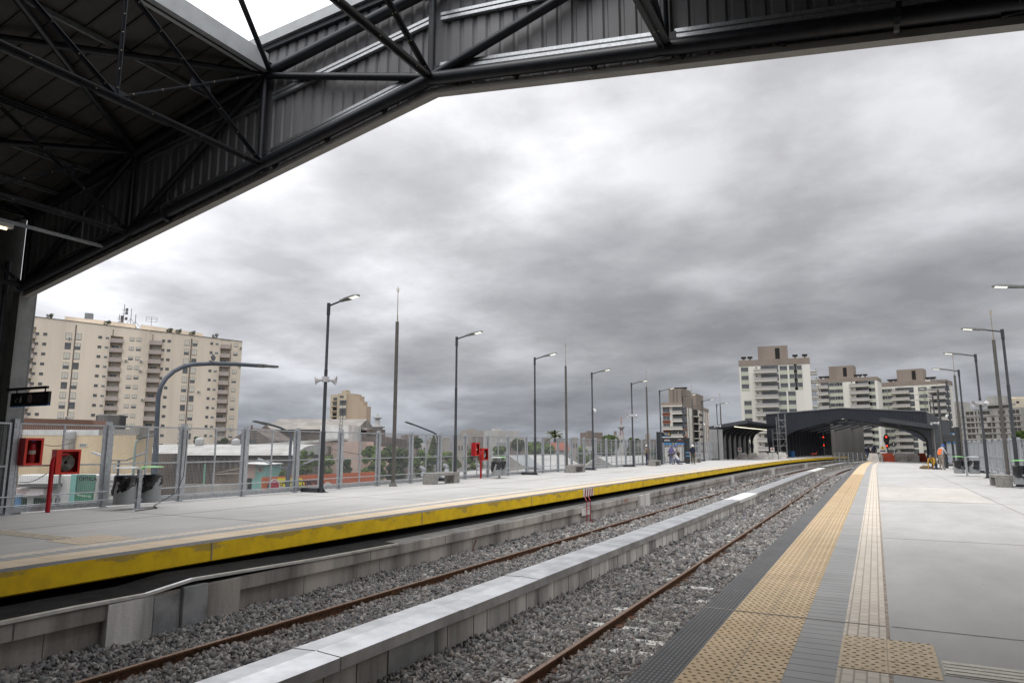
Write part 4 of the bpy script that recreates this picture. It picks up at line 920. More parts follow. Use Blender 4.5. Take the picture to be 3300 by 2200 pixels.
# side face (looking along it)
for k in range(6):
    zc_=Z(620)-fl*k
    for j,y in enumerate((3,5,8.5,31,37,41,45)):
        B=MB(); B.box(0,.05,-.42,.42,-1.5,1.4); o=B.build('terracotta_strip',TERR if j not in (2,4) else GLS,F.t); o.location=(Lf,y+.3*((k+j)%2),zc_)
    B=MB(); B.box(0,.06,15.0,25,-1.2,1.3); o=B.build('loggia_opening',VOID,F.t); o.location=(Lf,0,zc_)
    B=MB(); B.box(0,1.6,14,27,-1.5,-1.25); o=B.build('balcony_slab',WREN,F.t); o.location=(Lf,0,zc_)
    B=MB(); B.box(1.5,1.62,20,26.5,-1.1,-.2); o=B.build('planter_rail',M('planter_dark',(.05,.05,.05),.7,0,0),F.t); o.location=(Lf,0,zc_)
# ---------------- three white towers
OLIVE=M('olive_spandrel',(.50,.51,.41),.85,0,.06)
def tower(label,z,dA,dB,xs,ytop,yband,pent,wins,bals,rows,side=None,depth=14,extra=None,stacks=()):
    F=Facade('residential_tower',label,'building',P(*z(xs[0],rows[2]),dA),P(*z(xs[1],rows[2]),dB),'white towers with taupe tops')
    ym=rows[2]; U=lambda x:F.uz(*z(x,ym))[0]; Z=lambda y,x=None:F.uz(*z(x or (xs[0]+xs[1])/2,y))[1]
    B=MB(); B.box(0,F.L,0,depth,0,Z(yband)); F.part('wall',B,WREN)
    B=MB(); B.box(-.1,F.L+.1,-.1,depth+.1,Z(yband),Z(ytop)); F.part('roof_band',B,TAUP)
    B=MB(); B.box(U(pent[0]),U(pent[1]),2,9,Z(ytop),Z(pent[2])); ph=F.part('penthouse_box',B,TAUP)
    B=MB(); a=U(pent[0]*.35+pent[1]*.65); B.box(a-.7,a+.7,1.9,2.05,Z(pent[2])-4.5,Z(pent[2])-.8); B.build('access_door',VOID,ph)
    for x in stacks: B=MB(); B.box(-.35,.35,-.35,.35,-.2,.9); B.box(-.8,.8,-.7,.7,.9,1.5,1); o=B.build('vent_stack',[TAUP,BLKM],F.t); o.location=(U(x),3,Z(ytop))
    fl=(Z(rows[0])-Z(rows[1])); z0=Z(rows[0]); k=0
    while z0-fl*k>2 and k<16:
        zc_=z0-fl*k
        for (x,w,k0,k1) in wins:
            if k0<=k<=k1 or k>8: 
                B=None; F.inst('w%.1f'%w,win(w,1.5,0,FRL,mull=0),U(x),zc_)
                def mk(w=w): b=MB(); b.box(-w/2-.05,w/2+.05,-.03,0,-1.65,-.76); b.box(-w/2-.05,w/2+.05,-.03,0,.76,1.1); return b.build('spandrel',OLIVE)
                F.inst('sp%.1f'%w,mk,U(x),zc_)
        for (x0,x1,dx,k0) in bals:
            if k<k0: continue
            w=U(x1)-U(x0)
            def mkb(w=w): b=MB(); b.box(-w/2,w/2,-1.7,0,-1.45,-1.22); return b.build('balcony_slab',WREN)
            o=F.inst('b%.1f'%w,mkb,(U(x0)+U(x1))/2,zc_)
            def mkr(w=w):
                b=MB(); b.box(-w/2,w/2,-1.68,-1.64,-.28,-.22); b.box(-w/2,w/2,-1.67,-1.65,-1.2,-1.14)
                n=int(w/.35)
                for i in range(n+1): q=-w/2+w*i/n; b.box(q-.02,q+.02,-1.67,-1.65,-1.14,-.28)
                b.box(-w/2,w/2,-1.655,-1.65,-1.14,-.28,1); return b.build('balcony_rail',[FRL,M('rail_panel',(.40,.37,.35),.6,0,0)])
            F.inst('r%.1f'%w,mkr,(U(x0)+U(x1))/2,zc_)
            F.inst('d%.1f'%dx,win(dx,2.3,0,M('door_frame_grey',(.2,.19,.18),.6,0,0),mull=1,name='balcony_door'),(U(x0)*.25+U(x1)*.75)-.3,zc_-.1)
            F.inst('dw',win(1.1,2.2,.0,FRW,mull=0,name='balcony_door'),U(x0)*.62+U(x1)*.38,zc_-.1)
            def mkl(): b=MB(); b.cbox((0,-.15,0),.35,.3,.35); return b.build('wall_lamp',BLKM)
            F.inst('l',mkl,U(x0)*.88+U(x1)*.12,zc_+.5)
        if side:
            for (y0,y1,out_) in side:
                def mks(out_=out_,y0=y0,y1=y1): b=MB(); b.box(0,out_,y0,y1,-1.45,-1.2); b.box(out_-.06,out_,y0,y1,-1.2,-.3,1); b.box(.0,.04,y0+.5,y1-.5,-1.2,1.1,2); return b.build('side_balcony',[WREN,M('rail_panel',(.40,.37,.35),.6,0,0),VOID])
                F.inst('s%.1f'%y0,mks,F.L,zc_)
        k+=1
    return F
z7=lambda x,y:(2100+x/3.137,1080+y/3.137)
F=tower('tallest white tower with a taupe roof box left of the dark arched canopy',z7,229.5,221.5,(893,1612),240,300,(1090,1398,98),
  [(948,2.4,0,2),(1342,2.4,0,2),(1438,2.4,0,2),(1490,2.4,0,2),(1318,2.4,3,7),(1413,2.4,3,7),(964,2.4,4,12)],[(1040,1275,5.2,0)],(335,421,507),side=[(0.5,4.5,1.9),(8.5,13,2.6)],stacks=(940,1005,1115,1370,1470,1570))
z8=lambda x,y:(2600+x/3.136,1080+y/3.136)
tower('middle white tower with taupe roof box directly behind the dark canopy crest',z8,288,275,(105,722),432,468,(232,484,300),
  [(262,2.2,0,14),(312,2.2,0,14),(341,2.2,0,3),(665,2.4,0,14)],[(120,228,3.5,0),(440,640,5.4,0)],(490,560,629),stacks=(142,190,218,418,505,543,596))
tower('right white tower with taupe roof box seen behind the right-platform lamps',z8,297,280,(728,1428),462,505,(922,1190,335),
  [(770,2.2,0,14),(796,2.2,0,14),(848,2.2,0,14),(1170,2.4,0,14),(1210,1.2,0,14)],[(868,1052,7.0,0),(1240,1415,6.5,0)],(548,617,685),stacks=(838,860,892,918,994,1056,1158,1230,1265,1292))
# white perimeter wall seen under the canopy
# ---------------- unfinished concrete frame
F=Facade('unfinished_building','unfinished grey concrete building with rows of empty dark window openings','building',P(3058,1400,326),P(3293,1400,300))
U=lambda x,y=840:F.uz(*z8(x,y))[0]; Z=lambda y,x=1800:F.uz(*z8(x,y))[1]
CGR=M('raw_concrete_grey',(.36,.35,.325),.9,0,.14,.2,streak=True)
B=MB(); B.box(U(1450),U(2175),0,14,0,Z(742)); F.part('wall',B,CGR)
B=MB(); B.box(U(1815),U(1990),2,8,Z(742),Z(618)); F.part('roof_room',B,CGR)
B=MB(); B.box(U(1700),U(2060),-1,6,Z(715),Z(692)); F.part('roof_slab',B,CGR)
B=MB(); B.box(U(1450),U(1552),0,10,Z(742),Z(655)); F.part('roof_room',B,CGR)
for k,y in enumerate((782,848,905,962,1022,1080)):
    for j,(x,w) in enumerate(((1470,28),(1540,26),(1630,36),(1672,34),(1712,14),(1745,12),(1800,34),(1838,34),(1884,26),(1950,14),(1990,36),(2060,24),(2100,26),(2138,28))):
        if (j+k)%9==8: continue
        wm=U(x+w/2)-U(x-w/2); hh=(Z(y-18)-Z(y+18))
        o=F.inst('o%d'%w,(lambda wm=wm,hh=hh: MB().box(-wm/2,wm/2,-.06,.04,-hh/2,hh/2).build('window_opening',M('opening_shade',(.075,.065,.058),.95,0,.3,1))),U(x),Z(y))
    B=MB(); B.box(U(1450),U(2175),-.25,0,Z(y+33),Z(y+29)); F.part('floor_edge',B,CGR)
F=Facade('cream_building','cream building with stepped roofline at the right edge behind the concrete frame','building',P(3236,1400,356),P(3420,1400,350))
U=lambda x,y=840:F.uz(*z8(x,y))[0]; Z=lambda y,x=2170:F.uz(*z8(x,y))[1]
CR2=M('cream_render_pale',(.55,.49,.38),.85,0,.1,.2)
B=MB(); B.box(0,F.L,0,8,0,Z(640)); B.box(F.L*.28,F.L,8.01,14,0,Z(612)); F.part('wall',B,CR2)
for y in (675,740,800,860): B=MB(); B.box(U(2135),U(2165),-.05,1.0,Z(y+10),Z(y-10)); F.part('window_opening',B,VOID)
# ---------------- low city behind the left fence
def blk(name,label,cat,x0,x1,yt,dep,thick,m,dep2=None,zt=None,yr=None):
    F=Facade(name,label,cat,P(x0,1440,dep),P(x1,1440,dep2 or dep)); F.top=F.uz((x0+x1)/2,yt)[1] if zt is None else zt
    B=MB()
    if yr is None: B.box(0,F.L,0,thick,0,F.top)
    else: tr=F.uz(x1,yr)[1]; B.prism([(0,0),(F.L,0),(F.L,tr),(0,F.top)],'y',0,thick)
    F.part('wall',B,m); return F
def gable_roof(F,x0,x1,y0,y1,z,h,m,name='roof',ax='y'):
    B=MB(); 
    if ax=='y': B.prism([(x0,z),(x1,z),((x0+x1)/2,z+h)],'y',y0,y1)
    else: B.prism([(y0,z),(y1,z),((y0+y1)/2,z+h)],'x',x0,x1)
    return F.part(name,B,m)
BRK=M('dark_old_brick',(.14,.115,.10),.9,0,.25,.5,bump=.3,bscale=6); BRK2=M('dark_brick_wall',(.15,.125,.11),.9,0,.28,.7,streak=True); GRY=M('stained_grey_wall',(.30,.28,.255),.9,0,.22,.5,streak=True)
OCH=M('ochre_stained_wall',(.56,.45,.30),.9,0,.14,.35,streak=True); WHW=M('whitewashed_wall',(.58,.58,.56),.9,0,.12,.5); PINK=M('pink_wall',(.52,.39,.335),.9,0,.08,.4); ZINC=M('pale_sheet_roof',(.50,.50,.49),.55,.1,.14,.45,col2=(.33,.32,.285)); ZIN2=M('old_sheet_roof',(.27,.25,.225),.7,.1,.2,.4)
RUSTR=M('rust_brown_roof',(.13,.07,.05),.85,0,.1,.2)
# rust-roofed hall + ochre wall
F=blk('warehouse','ochre stained wall building with rust-brown roof behind the extinguisher cabinet','building',-60,436,1402,62,3,OCH)
z1=F.uz(200,1384)[1]; B=MB(); B.box(0,F.uz(318,1400)[0],-.03,2.9,F.top,z1); F.part('parapet_band',B,WHW)
z2=F.uz(200,1352)[1]; B=MB(); B.prism([(0,z1),(F.uz(300,1400)[0],z1),(F.uz(298,1400)[0],z1+.3),(F.uz(280,1400)[0],z2),(0,z2+.25)],'y',.5,2.8); F.part('roof',B,RUSTR)
B=MB(); a=F.uz(316,1400)[0]; c=F.uz(418,1400)[0]; B.box(a,c,.0,2.8,F.top+.003,F.uz(360,1383)[1]); B.box(c,c+.9,0,1.2,F.top,F.uz(420,1372)[1]); F.part('upper_wall',B,GRY)
for px,py,w,h in ((268,1434,.66,.32),(368,1508,.18,.6)): u_,z_=F.uz(px,py); F.inst('w%.1f'%w,win(w,h,0,FRL,mull=3 if w>.5 else 0),u_,z_)
t=thing('rooftop_tank','white water tank on the ochre building roof','water tank',PW(228,1400,62)); 
def tank(t,r,h,m,roof=True): B=MB(); B.lathe((0,0,-h*.5),[(r*.9,0),(r,.1*h),(r,.8*h),(r*.5,h),(r*.3,h*1.05)],16); B.build('shell',m,t,True); B=MB(); B.box(-.3,.3,-.3,.3,-h*.5-1,-h*.5); B.build('stand',GRY,t)
tank(t,.42,.8,M('tank_white',(.42,.42,.42),.5,0,.1))
t=thing('rooftop_tank','small round white tank on the long curved shed roof','water tank',PW(643,1422,82)); tank(t,.5,.9,MATS['tank_white'])
t=thing('rooftop_tank','round steel tank standing beside the gabled brick hall','water tank',PW(760,1425,83)); tank(t,.5,.9,MATS['tank_white'])
t=thing('rooftop_tank','small white tank in front of the tall blue-grey street lamp','water tank',PW(484,1424,80)); tank(t,.45,.9,MATS['tank_white'])
# round dark water tower
t=thing('water_tower','big round blackened concrete water tank in front of the apartment block','water tank',(*PW(350,1440,95)[:2],ZG)); r_=1.85; zt_=PW(350,1335,95)[2]-ZG; zb_=PW(350,1398,95)[2]-ZG
B=MB(); B.lathe((0,0,0),[(r_,zb_),(r_,zt_-.15),(r_*.8,zt_),(r_*.2,zt_+.02)],26); B.build('tank',M('blackened_concrete',(.13,.125,.12),.9,0,.5,.6,streak=True),t,True)
for a in range(6): B=MB(); B.beam((1.4*math.cos(a*1.05),1.4*math.sin(a*1.05),0),(1.4*math.cos(a*1.05),1.4*math.sin(a*1.05),zb_),.35,.35); B.build('leg',GRY,t)
# shops at street level
F=blk('shop','white shop fronts with green optician panel and fascia sign below the ochre wall','shop',20,320,1532,57,4,WHW); Zs=F.uz
def panel(F,x0,x1,y0,y1,m,nm='panel',out=.12):
    a,z1_=F.uz(x0,y0,0); c,z0_=F.uz(x1,y1,0); B=MB(); B.box(min(a,c),max(a,c),-out,-.005,min(z0_,z1_),max(z0_,z1_)); return F.part(nm,B,m)
SG=M('shop_green',(.10,.21,.16),.7,0,.08,1); 
panel(F,254,306,1528,1582,SG,'green_panel'); panel(F,248,300,1584,1612,M('shop_green_dark',(.06,.20,.12),.7,0,.08,1),'green_panel',.16)
RXM=Matrix.Rotation(math.pi/2,4,'X')
u_,z_=F.uz(286,1542); text('ÓPTICA',.42,BLKM,F.t,Matrix.Translation((u_,-.13,z_))@RXM,'shop_lettering',.004,.008)
u_,z_=F.uz(274,1596); text('Monteverde',.24,WHT,F.t,Matrix.Translation((u_,-.17,z_))@Matrix.Rotation(.12,4,'Y')@RXM,'shop_lettering',.003)
panel(F,-40,60,1530,1640,M('taupe_wall',(.27,.23,.20),.9,0,.1,1),'side_wall',.02)
panel(F,94,200,1530,1556,WHT,'canopy_front',1.2); panel(F,94,200,1558,1566,M('canopy_dark',(.12,.12,.12),.8,0,0),'canopy_edge',1.3)
fs=panel(F,64,166,1570,1592,M('sign_offwhite',(.62,.57,.56),.6,0,.1,1),'fascia_sign',1.0)
for k in range(2): B=MB(); u_,z_=F.uz(86,1577+k*7); B.box(u_-.1,u_+.9-.25*k,-1.02,-1.001,z_-.05,z_+.05); B.build('lettering_bar',M('faded_red',(.40,.28,.28),.8,0,0),F.t)
panel(F,45,70,1580,1640,M('shop_blue',(.12,.25,.42),.7,0,.1,1),'blue_shopfront',.05)
for x0,x1 in ((72,84),(110,165),(180,190)): panel(F,x0,x1,1604,1640,M('shop_dark_green',(.04,.08,.06),.7,0,.2,3),'shop_window',.06)
panel(F,235,241,1528,1640,M('turquoise_pipe',(.20,.42,.38),.6,0,0),'downpipe',.2)
F=blk('shop','white low shop with ribbed shutters just left of the waste bin','shop',330,400,1533,58,6,WHW)
for k in range(5): panel(F,334,396,1546+k*15,1549+k*15,M('shutter_pink_grey',(.42,.36,.34),.8,0,0),'awning_line',.1)
# long curved white shed roof and brown hall
F=blk('curved_shed','long shed with curved pale sheet roof and dark brown wall behind the fence','shed',435,960,1466,78,16,BRK2)
B=MB(); prof_=[(math.cos(t_)*9,math.sin(t_)*1.25) for t_ in np.linspace(math.pi,0,13)]
B.prism([(8+x,F.top+z) for x,z in prof_],'x',-.3,F.L+.3); F.part('roof',B,ZINC)
for k in range(26): 
    B=MB(); x=1+k*F.L/26; B.box(x-.12,x+.12,-.06,0,F.top-1.7,F.top-.4); F.part('wall_pilaster',B,M('pilaster_brown',(.20,.17,.15),.9,0,.2,1))
F=blk('brick_wall','dark brown brick wall in front of the curved shed near the big street lamp','wall',440,560,1461,70,1,BRK)
F=blk('low_wall','long low grey stained wall by the street left of the turquoise house','wall',585,800,1560,58,.4,GRY)
F=blk('lean_to','lean-to with slatted brown roof beyond the fence','shed',690,790,1528,60,3,M('mud_wall',(.25,.20,.16),.9,0,.2,1))
B=MB(); u0_,_=F.uz(695,1500); u1_,_=F.uz(772,1500); zz=F.uz(730,1524)[1]
for k in range(7): B.beam((u0_+.0+k*.12,-.6+k*.4,zz+.05*k),(u1_+k*.12,-.6+k*.4,zz+.32+.05*k),.30,.04)
F.part('roof',B,M('slat_brown',(.27,.22,.175),.9,0,.15,2))
# turquoise house
F=blk('turquoise_house','small turquoise house with white corrugated roof and barred window','house',818,860,1496,60,4,M('turquoise_wall',(.24,.46,.41),.9,0,.08,1)); panel(F,798,822,1493,1540,PINK,'side_wall',.02)
B=MB(); B.beam((-.9,1.5,F.top+.12),(F.L+.3,1.5,F.top+.0),4.4,.06); F.part('roof',B,WHT); u_,z_=F.uz(838,1511); F.inst('w',win(.5,.46,0,PINK,mull=3),u_,z_)
# pink building and gable
F=blk('pink_building','pink building with sloping white roof beside the nearest lamp post','house',965,1155,1425,90,10,PINK,yr=1421)
B=MB(); B.prism([(-6,F.uz(960,1448)[1]),(F.uz(1090,1422)[0],F.uz(1090,1418)[1]),(F.uz(1090,1422)[0],F.uz(1090,1418)[1]+.25),(-6,F.uz(960,1446)[1]+.6)],'y',-.4,6); F.part('roof',B,ZINC)
F=blk('pink_annexe','low pink annexe wall with whitewashed patch right of the pink building','house',1150,1260,1438,95,6,PINK)
# dark brick halls with sheet roofs
F=blk('brick_hall','dark brick hall with finial gable and pale corrugated roof behind the pink building','building',790,1110,1384,110,16,BRK)
gable_roof(F,F.uz(845,1380)[0],F.uz(1150,1380)[0],-.5,16,F.top,2.0,ZIN2,'roof','x')
B=MB(); z_=F.uz(860,1369)[1]; a,c=F.uz(842,1384)[0],F.uz(876,1384)[0]; B.prism([(a,F.top),(c,F.top),((a+c)/2,z_)],'y',-.6,0); F.part('gable',B,BRK)
F=blk('brick_gable_house','dark brick gable end with dormer window left of the brick hall','building',735,880,1420,98,10,BRK2)
B=MB(); a,c=0,F.L; B.prism([(a,F.top),(c,F.top),(c*.5,F.uz(815,1378)[1])],'y',0,10); F.part('gable_roof',B,BRK2); u_,z_=F.uz(815,1424); F.inst('w',win(1.1,.7,0,FRW,mull=3),u_,z_)
B=MB(); B.tube([(c*.5,0,F.uz(815,1378)[1]-.1),(c*.5,0,F.uz(815,1370)[1])],.12,6); F.part('finial',B,RUSTR)
F=blk('white_building','white plastered box building with a steel ladder right of the nearest lamp post','building',1030,1121,1369,96,8,WHW)
B=MB(); 
for dx in (-.18,.18): B.tube([(2.6+dx,-.1,F.top-4),(3.0+dx,-.1,F.top+1.4)],.035,5)
for k in range(10): B.tube([(2.42+.04*k,-.1,F.top-4+.5*k),(2.78+.04*k,-.1,F.top-4+.5*k)],.03,4)
F.part('ladder',B,M('ladder_dark',(.08,.07,.07),.7,0,0))
F=blk('brick_hall','long low dark brick hall with slanting roofline right of the white building','building',1121,1270,1386,112,14,BRK,yr=1412)
B=MB(); B.prism([(F.uz(1121,1380)[0],F.top),(F.uz(1180,1380)[0],F.top),(F.uz(1160,1380)[0],F.uz(1150,1376)[1]),(0,F.uz(1150,1374)[1])],'y',1,9); F.part('roof',B,ZIN2)
B=MB(); B.box(F.uz(1182,1380)[0],F.uz(1224,1380)[0],0,5,F.top-1,F.uz(1200,1382)[1]); F.part('chimney_block',B,BRK2)
# orange billboard
bb=Facade('billboard','long orange advertising hoarding with yellow lozenge and PASEO DE COMPRAS lettering','billboard',P(842,1560,47),P(1215,1560,58))
a,zt_=bb.uz(842,1537); B=MB(); zb_=zt_-2.0; B.box(0,bb.L,-.08,0,zb_,zt_); bb.part('panel',B,M('hoarding_orange',(.55,.13,.04),.6,0,.06,.5))
q=lambda x,y: bb.uz(x,y,0)
B=MB(); pts=[q(893,1539),(q(970,1540)[0],q(970,1540)[1]),q(985,1575),(q(985,1575)[0],zb_),(q(870,1590)[0],zb_),q(876,1576)]; B.prism(pts,'y',-.1,-.081); bb.part('yellow_lozenge',B,M('hoarding_yellow',(.80,.68,.03),.6,0,0))
u_,z_=q(945,1560); text('PASEO DE COMPRAS',.60,BLKM,bb.t,Matrix.Translation((u_+.25,-.11,z_))@Matrix.Rotation(-.03,4,'Y')@RXM,'lettering',.004,.012)
for px,py,r_ in ((880,1565,.50),(900,1583,.36),(1052,1574,.52)):
    u_,z_=q(px,py); B=MB(); B.lathe((u_,-.1,z_),[(r_,0),(r_,.02)],20,mx=Matrix.Rotation(math.pi/2,3,'X')); bb.part('round_logo',B,WHT)
    B=MB(); B.lathe((u_,-.125,z_),[(r_*.85,0),(r_*.85,.01)],20,mx=Matrix.Rotation(math.pi/2,3,'X')); bb.part('round_logo_centre',B,M('logo_crimson',(.42,.02,.05),.6,0,0) if px<1000 else M('logo_cream',(.6,.5,.42),.6,0,0))
for k in range(5): B=MB(); B.box(k*bb.L/5+.3,k*bb.L/5+.42,.0,.12,0,zt_); bb.part('post',B,DARK)
# white saw-tooth and sheet roofs close to the viaduct
def lowroof(label,pts,thick=3,m=ZINC):
    """roof plane through four surveyed corners, closed down to the ground"""
    t=thing('warehouse_roof_building',label,'warehouse',(0,0,0)); c=[Vector(p) for p in pts]
    B=MB(); vs=[tuple(p) for p in c]+[(p.x,p.y,p.z-.15) for p in c]; B.add(vs,[(0,1,2,3),(7,6,5,4)]+[(i,4+i,4+(i+1)%4,(i+1)%4) for i in range(4)]); B.build('roof',m,t)
    B=MB(); vs=[(p.x,p.y,p.z-.16) for p in c]+[(p.x,p.y,ZG) for p in c]; B.add(vs,[(i,(i+1)%4,4+(i+1)%4,4+i) for i in range(4)]); B.build('wall',GRY,t)
    return t
t=lowroof('flat white-roofed warehouse with whirling roof vents behind the near bench',[P(1262,1552,46),P(1420,1570,40),P(1600,1546,50),P(1560,1512,66)][0:1]+[P(1340,1580,38),P(1620,1548,50),P(1575,1508,64)])
WHV=GALV
for lb,px,py,d in (('left turbine roof vent on the white warehouse roof by the near bench',1366,1517,46),('middle turbine roof vent on the white warehouse roof',1440,1508,50),('right turbine roof vent on the white warehouse roof near the red cabinets',1543,1503,55)):
    t=thing('roof_vent',lb,'roof vent',PW(px,py,d),0); t.scale=(.6,.6,.6); B=MB(); B.lathe((0,0,-.55),[(.36,0),(.28,.3),(.26,.5)],12); B.build('collar',GALV,t,True); B=MB(); B.tube([(0,0,-.1),(.05,0,.1),(-.2,0,.32),(-.42,0,.34)],[.24,.25,.24,.26],12); B.build('cowl',GALVD,t,True)
lowroof('white saw-tooth roof slope left of the third lamp post',[P(1622,1520,56),P(1706,1520,53),P(1650,1466,80),P(1635,1464,80)])
lowroof('broad white saw-tooth roof between third lamp and second mast',[P(1690,1520,56),P(1890,1508,60),P(1815,1465,86),P(1662,1466,84)])
lowroof('narrow grey glazed roof strip between two white roof slopes',[P(1640,1490,60),P(1760,1512,58),P(1700,1466,82),P(1644,1466,82)],m=M('grey_glazed_roof',(.27,.29,.30),.5,.1,.15,1))
lowroof('white roof with grey gable wall right of the second mast',[P(1980,1502,64),P(2120,1498,70),P(2078,1466,92),P(1926,1471,84)])
F=blk('gabled_shed','grey gable end of a white-roofed shed between second mast and fourth lamp','shed',1882,1985,1504,66,2,GRY); B=MB(); B.prism([(0,F.top-.01),(F.L,F.top-.01),(F.uz(1928,1472)[0],F.uz(1928,1473)[1])],'y',0,2); F.part('gable',B,GRY)
F=blk('gabled_shed','grey gable end below the saw-tooth roof right of the red cabinets','shed',1600,1712,1520,57,2,GRY); B=MB(); B.prism([(0,F.top-.01),(F.L,F.top-.01),(F.uz(1640,1472)[0],F.uz(1640,1468)[1])],'y',0,2); F.part('gable',B,GRY)
F=blk('white_gable_house','low house with pale gable roof right of the second signboard lamp','house',1790,1830,1432,150,8,M('beige_mid',(.36,.31,.26),.9,0,.15,.3))
F=blk('red_roof_house','small house with red tiled roof below the palm tree','house',1780,1830,1450,140,8,GRY); gable_roof(F,-.3,F.L+.3,-.3,8,F.top,1.6,M('red_tiles',(.25,.075,.05),.85,0,.2,2),ax='x')
# skyline
rs=random.Random(4); pal=[M('far_beige',(.34,.31,.28),.9,0,.1,.1),M('far_grey',(.27,.27,.27),.9,0,.1,.1),M('far_white',(.46,.45,.43),.9,0,.1,.1),M('far_brown',(.22,.18,.16),.9,0,.1,.1)]
far=[(1300,1340,1412,230,3,'grey-brown concrete block with an open top storey'),(1344,1372,1428,260,2,'low white far house'),(1372,1405,1416,420,0,'pale far flats behind the dark fir tree'),(1425,1440,1413,600,2,'slim white far tower left of the second lamp'),(1456,1512,1417,190,0,'broad beige shed with rounded roof'),(1522,1552,1407,210,3,'brown box building with dark openings'),(1560,1600,1430,380,1,'flat grey far warehouse'),(1600,1640,1425,300,1,'grey roofed far warehouse'),(1640,1750,1423,220,3,'long brown far warehouse'),(1752,1776,1409,240,3,'brick far building left of the palm'),(1790,1828,1420,230,0,'beige far house right of the palm'),(1845,1862,1409,190,0,'water tank house with dark cap'),(1870,1930,1438,260,2,'low white far roofs'),(1975,2010,1402,260,2,'white far building behind the round tree'),(2072,2135,1415,200,3,'grey far terrace with white awnings'),(1240,1300,1436,240,0,'green-grey far shed'),(2296,2318,1433,500,1,'far dark roof right of the red and white flats')]
for (x0,x1,yt,d,mi,lb) in far:
    F=blk('distant_building',lb+' on the skyline','building',x0,x1,yt,d,10,pal[mi])
    n=max(2,int((x1-x0)/9)); 
    for k in range(n):
        u_=F.L*(k+.5)/n; F.inst('w',win(F.L/n*.45,1.2,0,FRW,mull=0),u_,F.top-2.2)
    if (x1-x0)>30: B=MB(); B.box(F.L*.3,F.L*.45,2,5,F.top,F.top+1.6); F.part('roof_room',B,pal[(mi+1)%4])
gt='small pale houses scattered toward the horizon'
proto=None
for k in range(70):
    d=rs.uniform(260,900); px=rs.uniform(1230,2330); h_=rs.uniform(3.5,8) if rs.random()<.85 else rs.uniform(10,20); w_=rs.uniform(8,18)
    p=P(px,1440,d); B=MB(); B.box(-w_/2,w_/2,0,10,0,h_); B.box(-w_*.3,-w_*.05,2,6,h_,h_+1.2)
    o=B.build('distant_house',pal[rs.randrange(4)]); o.location=(p[0],p[1],ZG); o.rotation_euler=(0,0,psi+rs.uniform(-.5,.5)); tag(o,'tiny flat-roofed house far away on the horizon behind the left platform','house','distant houses on the horizon')
# communication tower with discs, red-white lattice aerial
t=thing('communication_tower','slim white observation tower with two disc platforms on the horizon','tower',(*PW(1214,1440,900)[:2],ZG)); zz=lambda y:PW(1214,y,900)[2]-ZG
B=MB(); B.lathe((0,0,0),[(8,0),(7,zz(1372)),(4,zz(1371)),(3,zz(1350)),(2,zz(1348)),(1.2,zz(1333)),(.3,zz(1328))],12); B.build('shaft',pal[2],t,True)
for y0,y1,r_ in ((1380,1374,38*.26),(1349,1345,22*.26)): B=MB(); B.lathe((0,0,0),[(r_*.5,zz(y0)),(r_,zz((y0+y1)/2)),(r_,zz(y1)),(r_*.4,zz(y1)+.5)],16); B.build('disc_platform',pal[1],t,True)
t=thing('lattice_mast','red and white lattice radio mast on the horizon left of the fifth lamp','radio mast',(*PW(2004,1440,420)[:2],ZG)); zt_=PW(2004,1344,420)[2]-ZG; zm=PW(2004,1378,420)[2]-ZG
B=MB()
for sx,sy in ((-1,-1),(1,-1),(1,1),(-1,1)): B.beam((sx*2.4,sy*2.4,0),(sx*.5,sy*.5,zm),.32,.32)
for k in range(9):
    z=zm*k/9; r0=2.4-1.9*k/9; z2_=zm*(k+1)/9; r1=2.4-1.9*(k+1)/9
    for s in (-1,1): B.beam((-s*r0,-r0,z),(s*r1,-r1,z2_),.2,.2); B.beam((-r0,-s*r0,z),(-r1,s*r1,z2_),.2,.2)
B.build('lattice',M('mast_pink_white',(.42,.30,.29),.7,0,0),t); B=MB(); B.lathe((0,0,zm-1),[(.6,0),(2.0,.8),(2.0,1.8),(.6,2.6)],10); B.build('ring_platform',pal[1],t); B=MB(); B.tube([(0,0,zm),(0,0,zt_)],.35,6); B.cbox((0,0,zm+5),.9,.9,3); B.build('top_aerial',MATS['mast_pink_white'],t)
# ---------------- trees
TR=M('bark',(.09,.07,.05),.9,0,.3,6)
def tree(label,px,ytop,ybot,wpx,dep,seed,tint=((.04,.065,.022),(.115,.15,.05)),n=3800,cat='tree',name='leafy_tree',size=None,conif=False):
    rr=random.Random(seed); top=PW(px,ytop,dep); k=dep/2200; w=wpx*k; hc=(ybot-ytop)*k; t=thing(name,label,cat,(top.x,top.y,ZG),rr.random()*6); H=top.z-ZG
    cl=[]
    if conif:
        for i in range(7): f=i/6; cl.append((0,0,H-hc*(.06+.9*f),w*.5*(.15+.85*f),w*.5*(.15+.85*f),hc*.11))
    else:
        for i in range(22):
            a=rr.random()*6.28; r=w*.40*math.sqrt(rr.random()); z=H-hc*(.16+.78*rr.random()); edge=1-.45*abs((H-hc*.5-z)/(hc*.5))
            q=w*.5*rr.uniform(.22,.38); cl.append((r*math.cos(a)*edge,r*math.sin(a)*edge,z,q,q,q*.75))
    leafball('crown',cl,n,size or max(.09,.011*w+.0016*dep),None,t,tint,None,seed)
    B=MB(); B.tube([(0,0,0),(.1,.05,H*.4),(0,0,H*.85)],[w*.035+.08,w*.03+.05,.04],8)
    for a in range(5 if not conif else 0): B.tube([(0,0,H*(.35+.08*a)),(w*.22*math.cos(a*1.3),w*.22*math.sin(a*1.3),H*(.6+.05*a))],[.09,.03],6)
    B.build('trunk',TR,t,True); return t
G1=((.06,.10,.026),(.18,.25,.06)); G2=((.042,.066,.025),(.11,.15,.05))
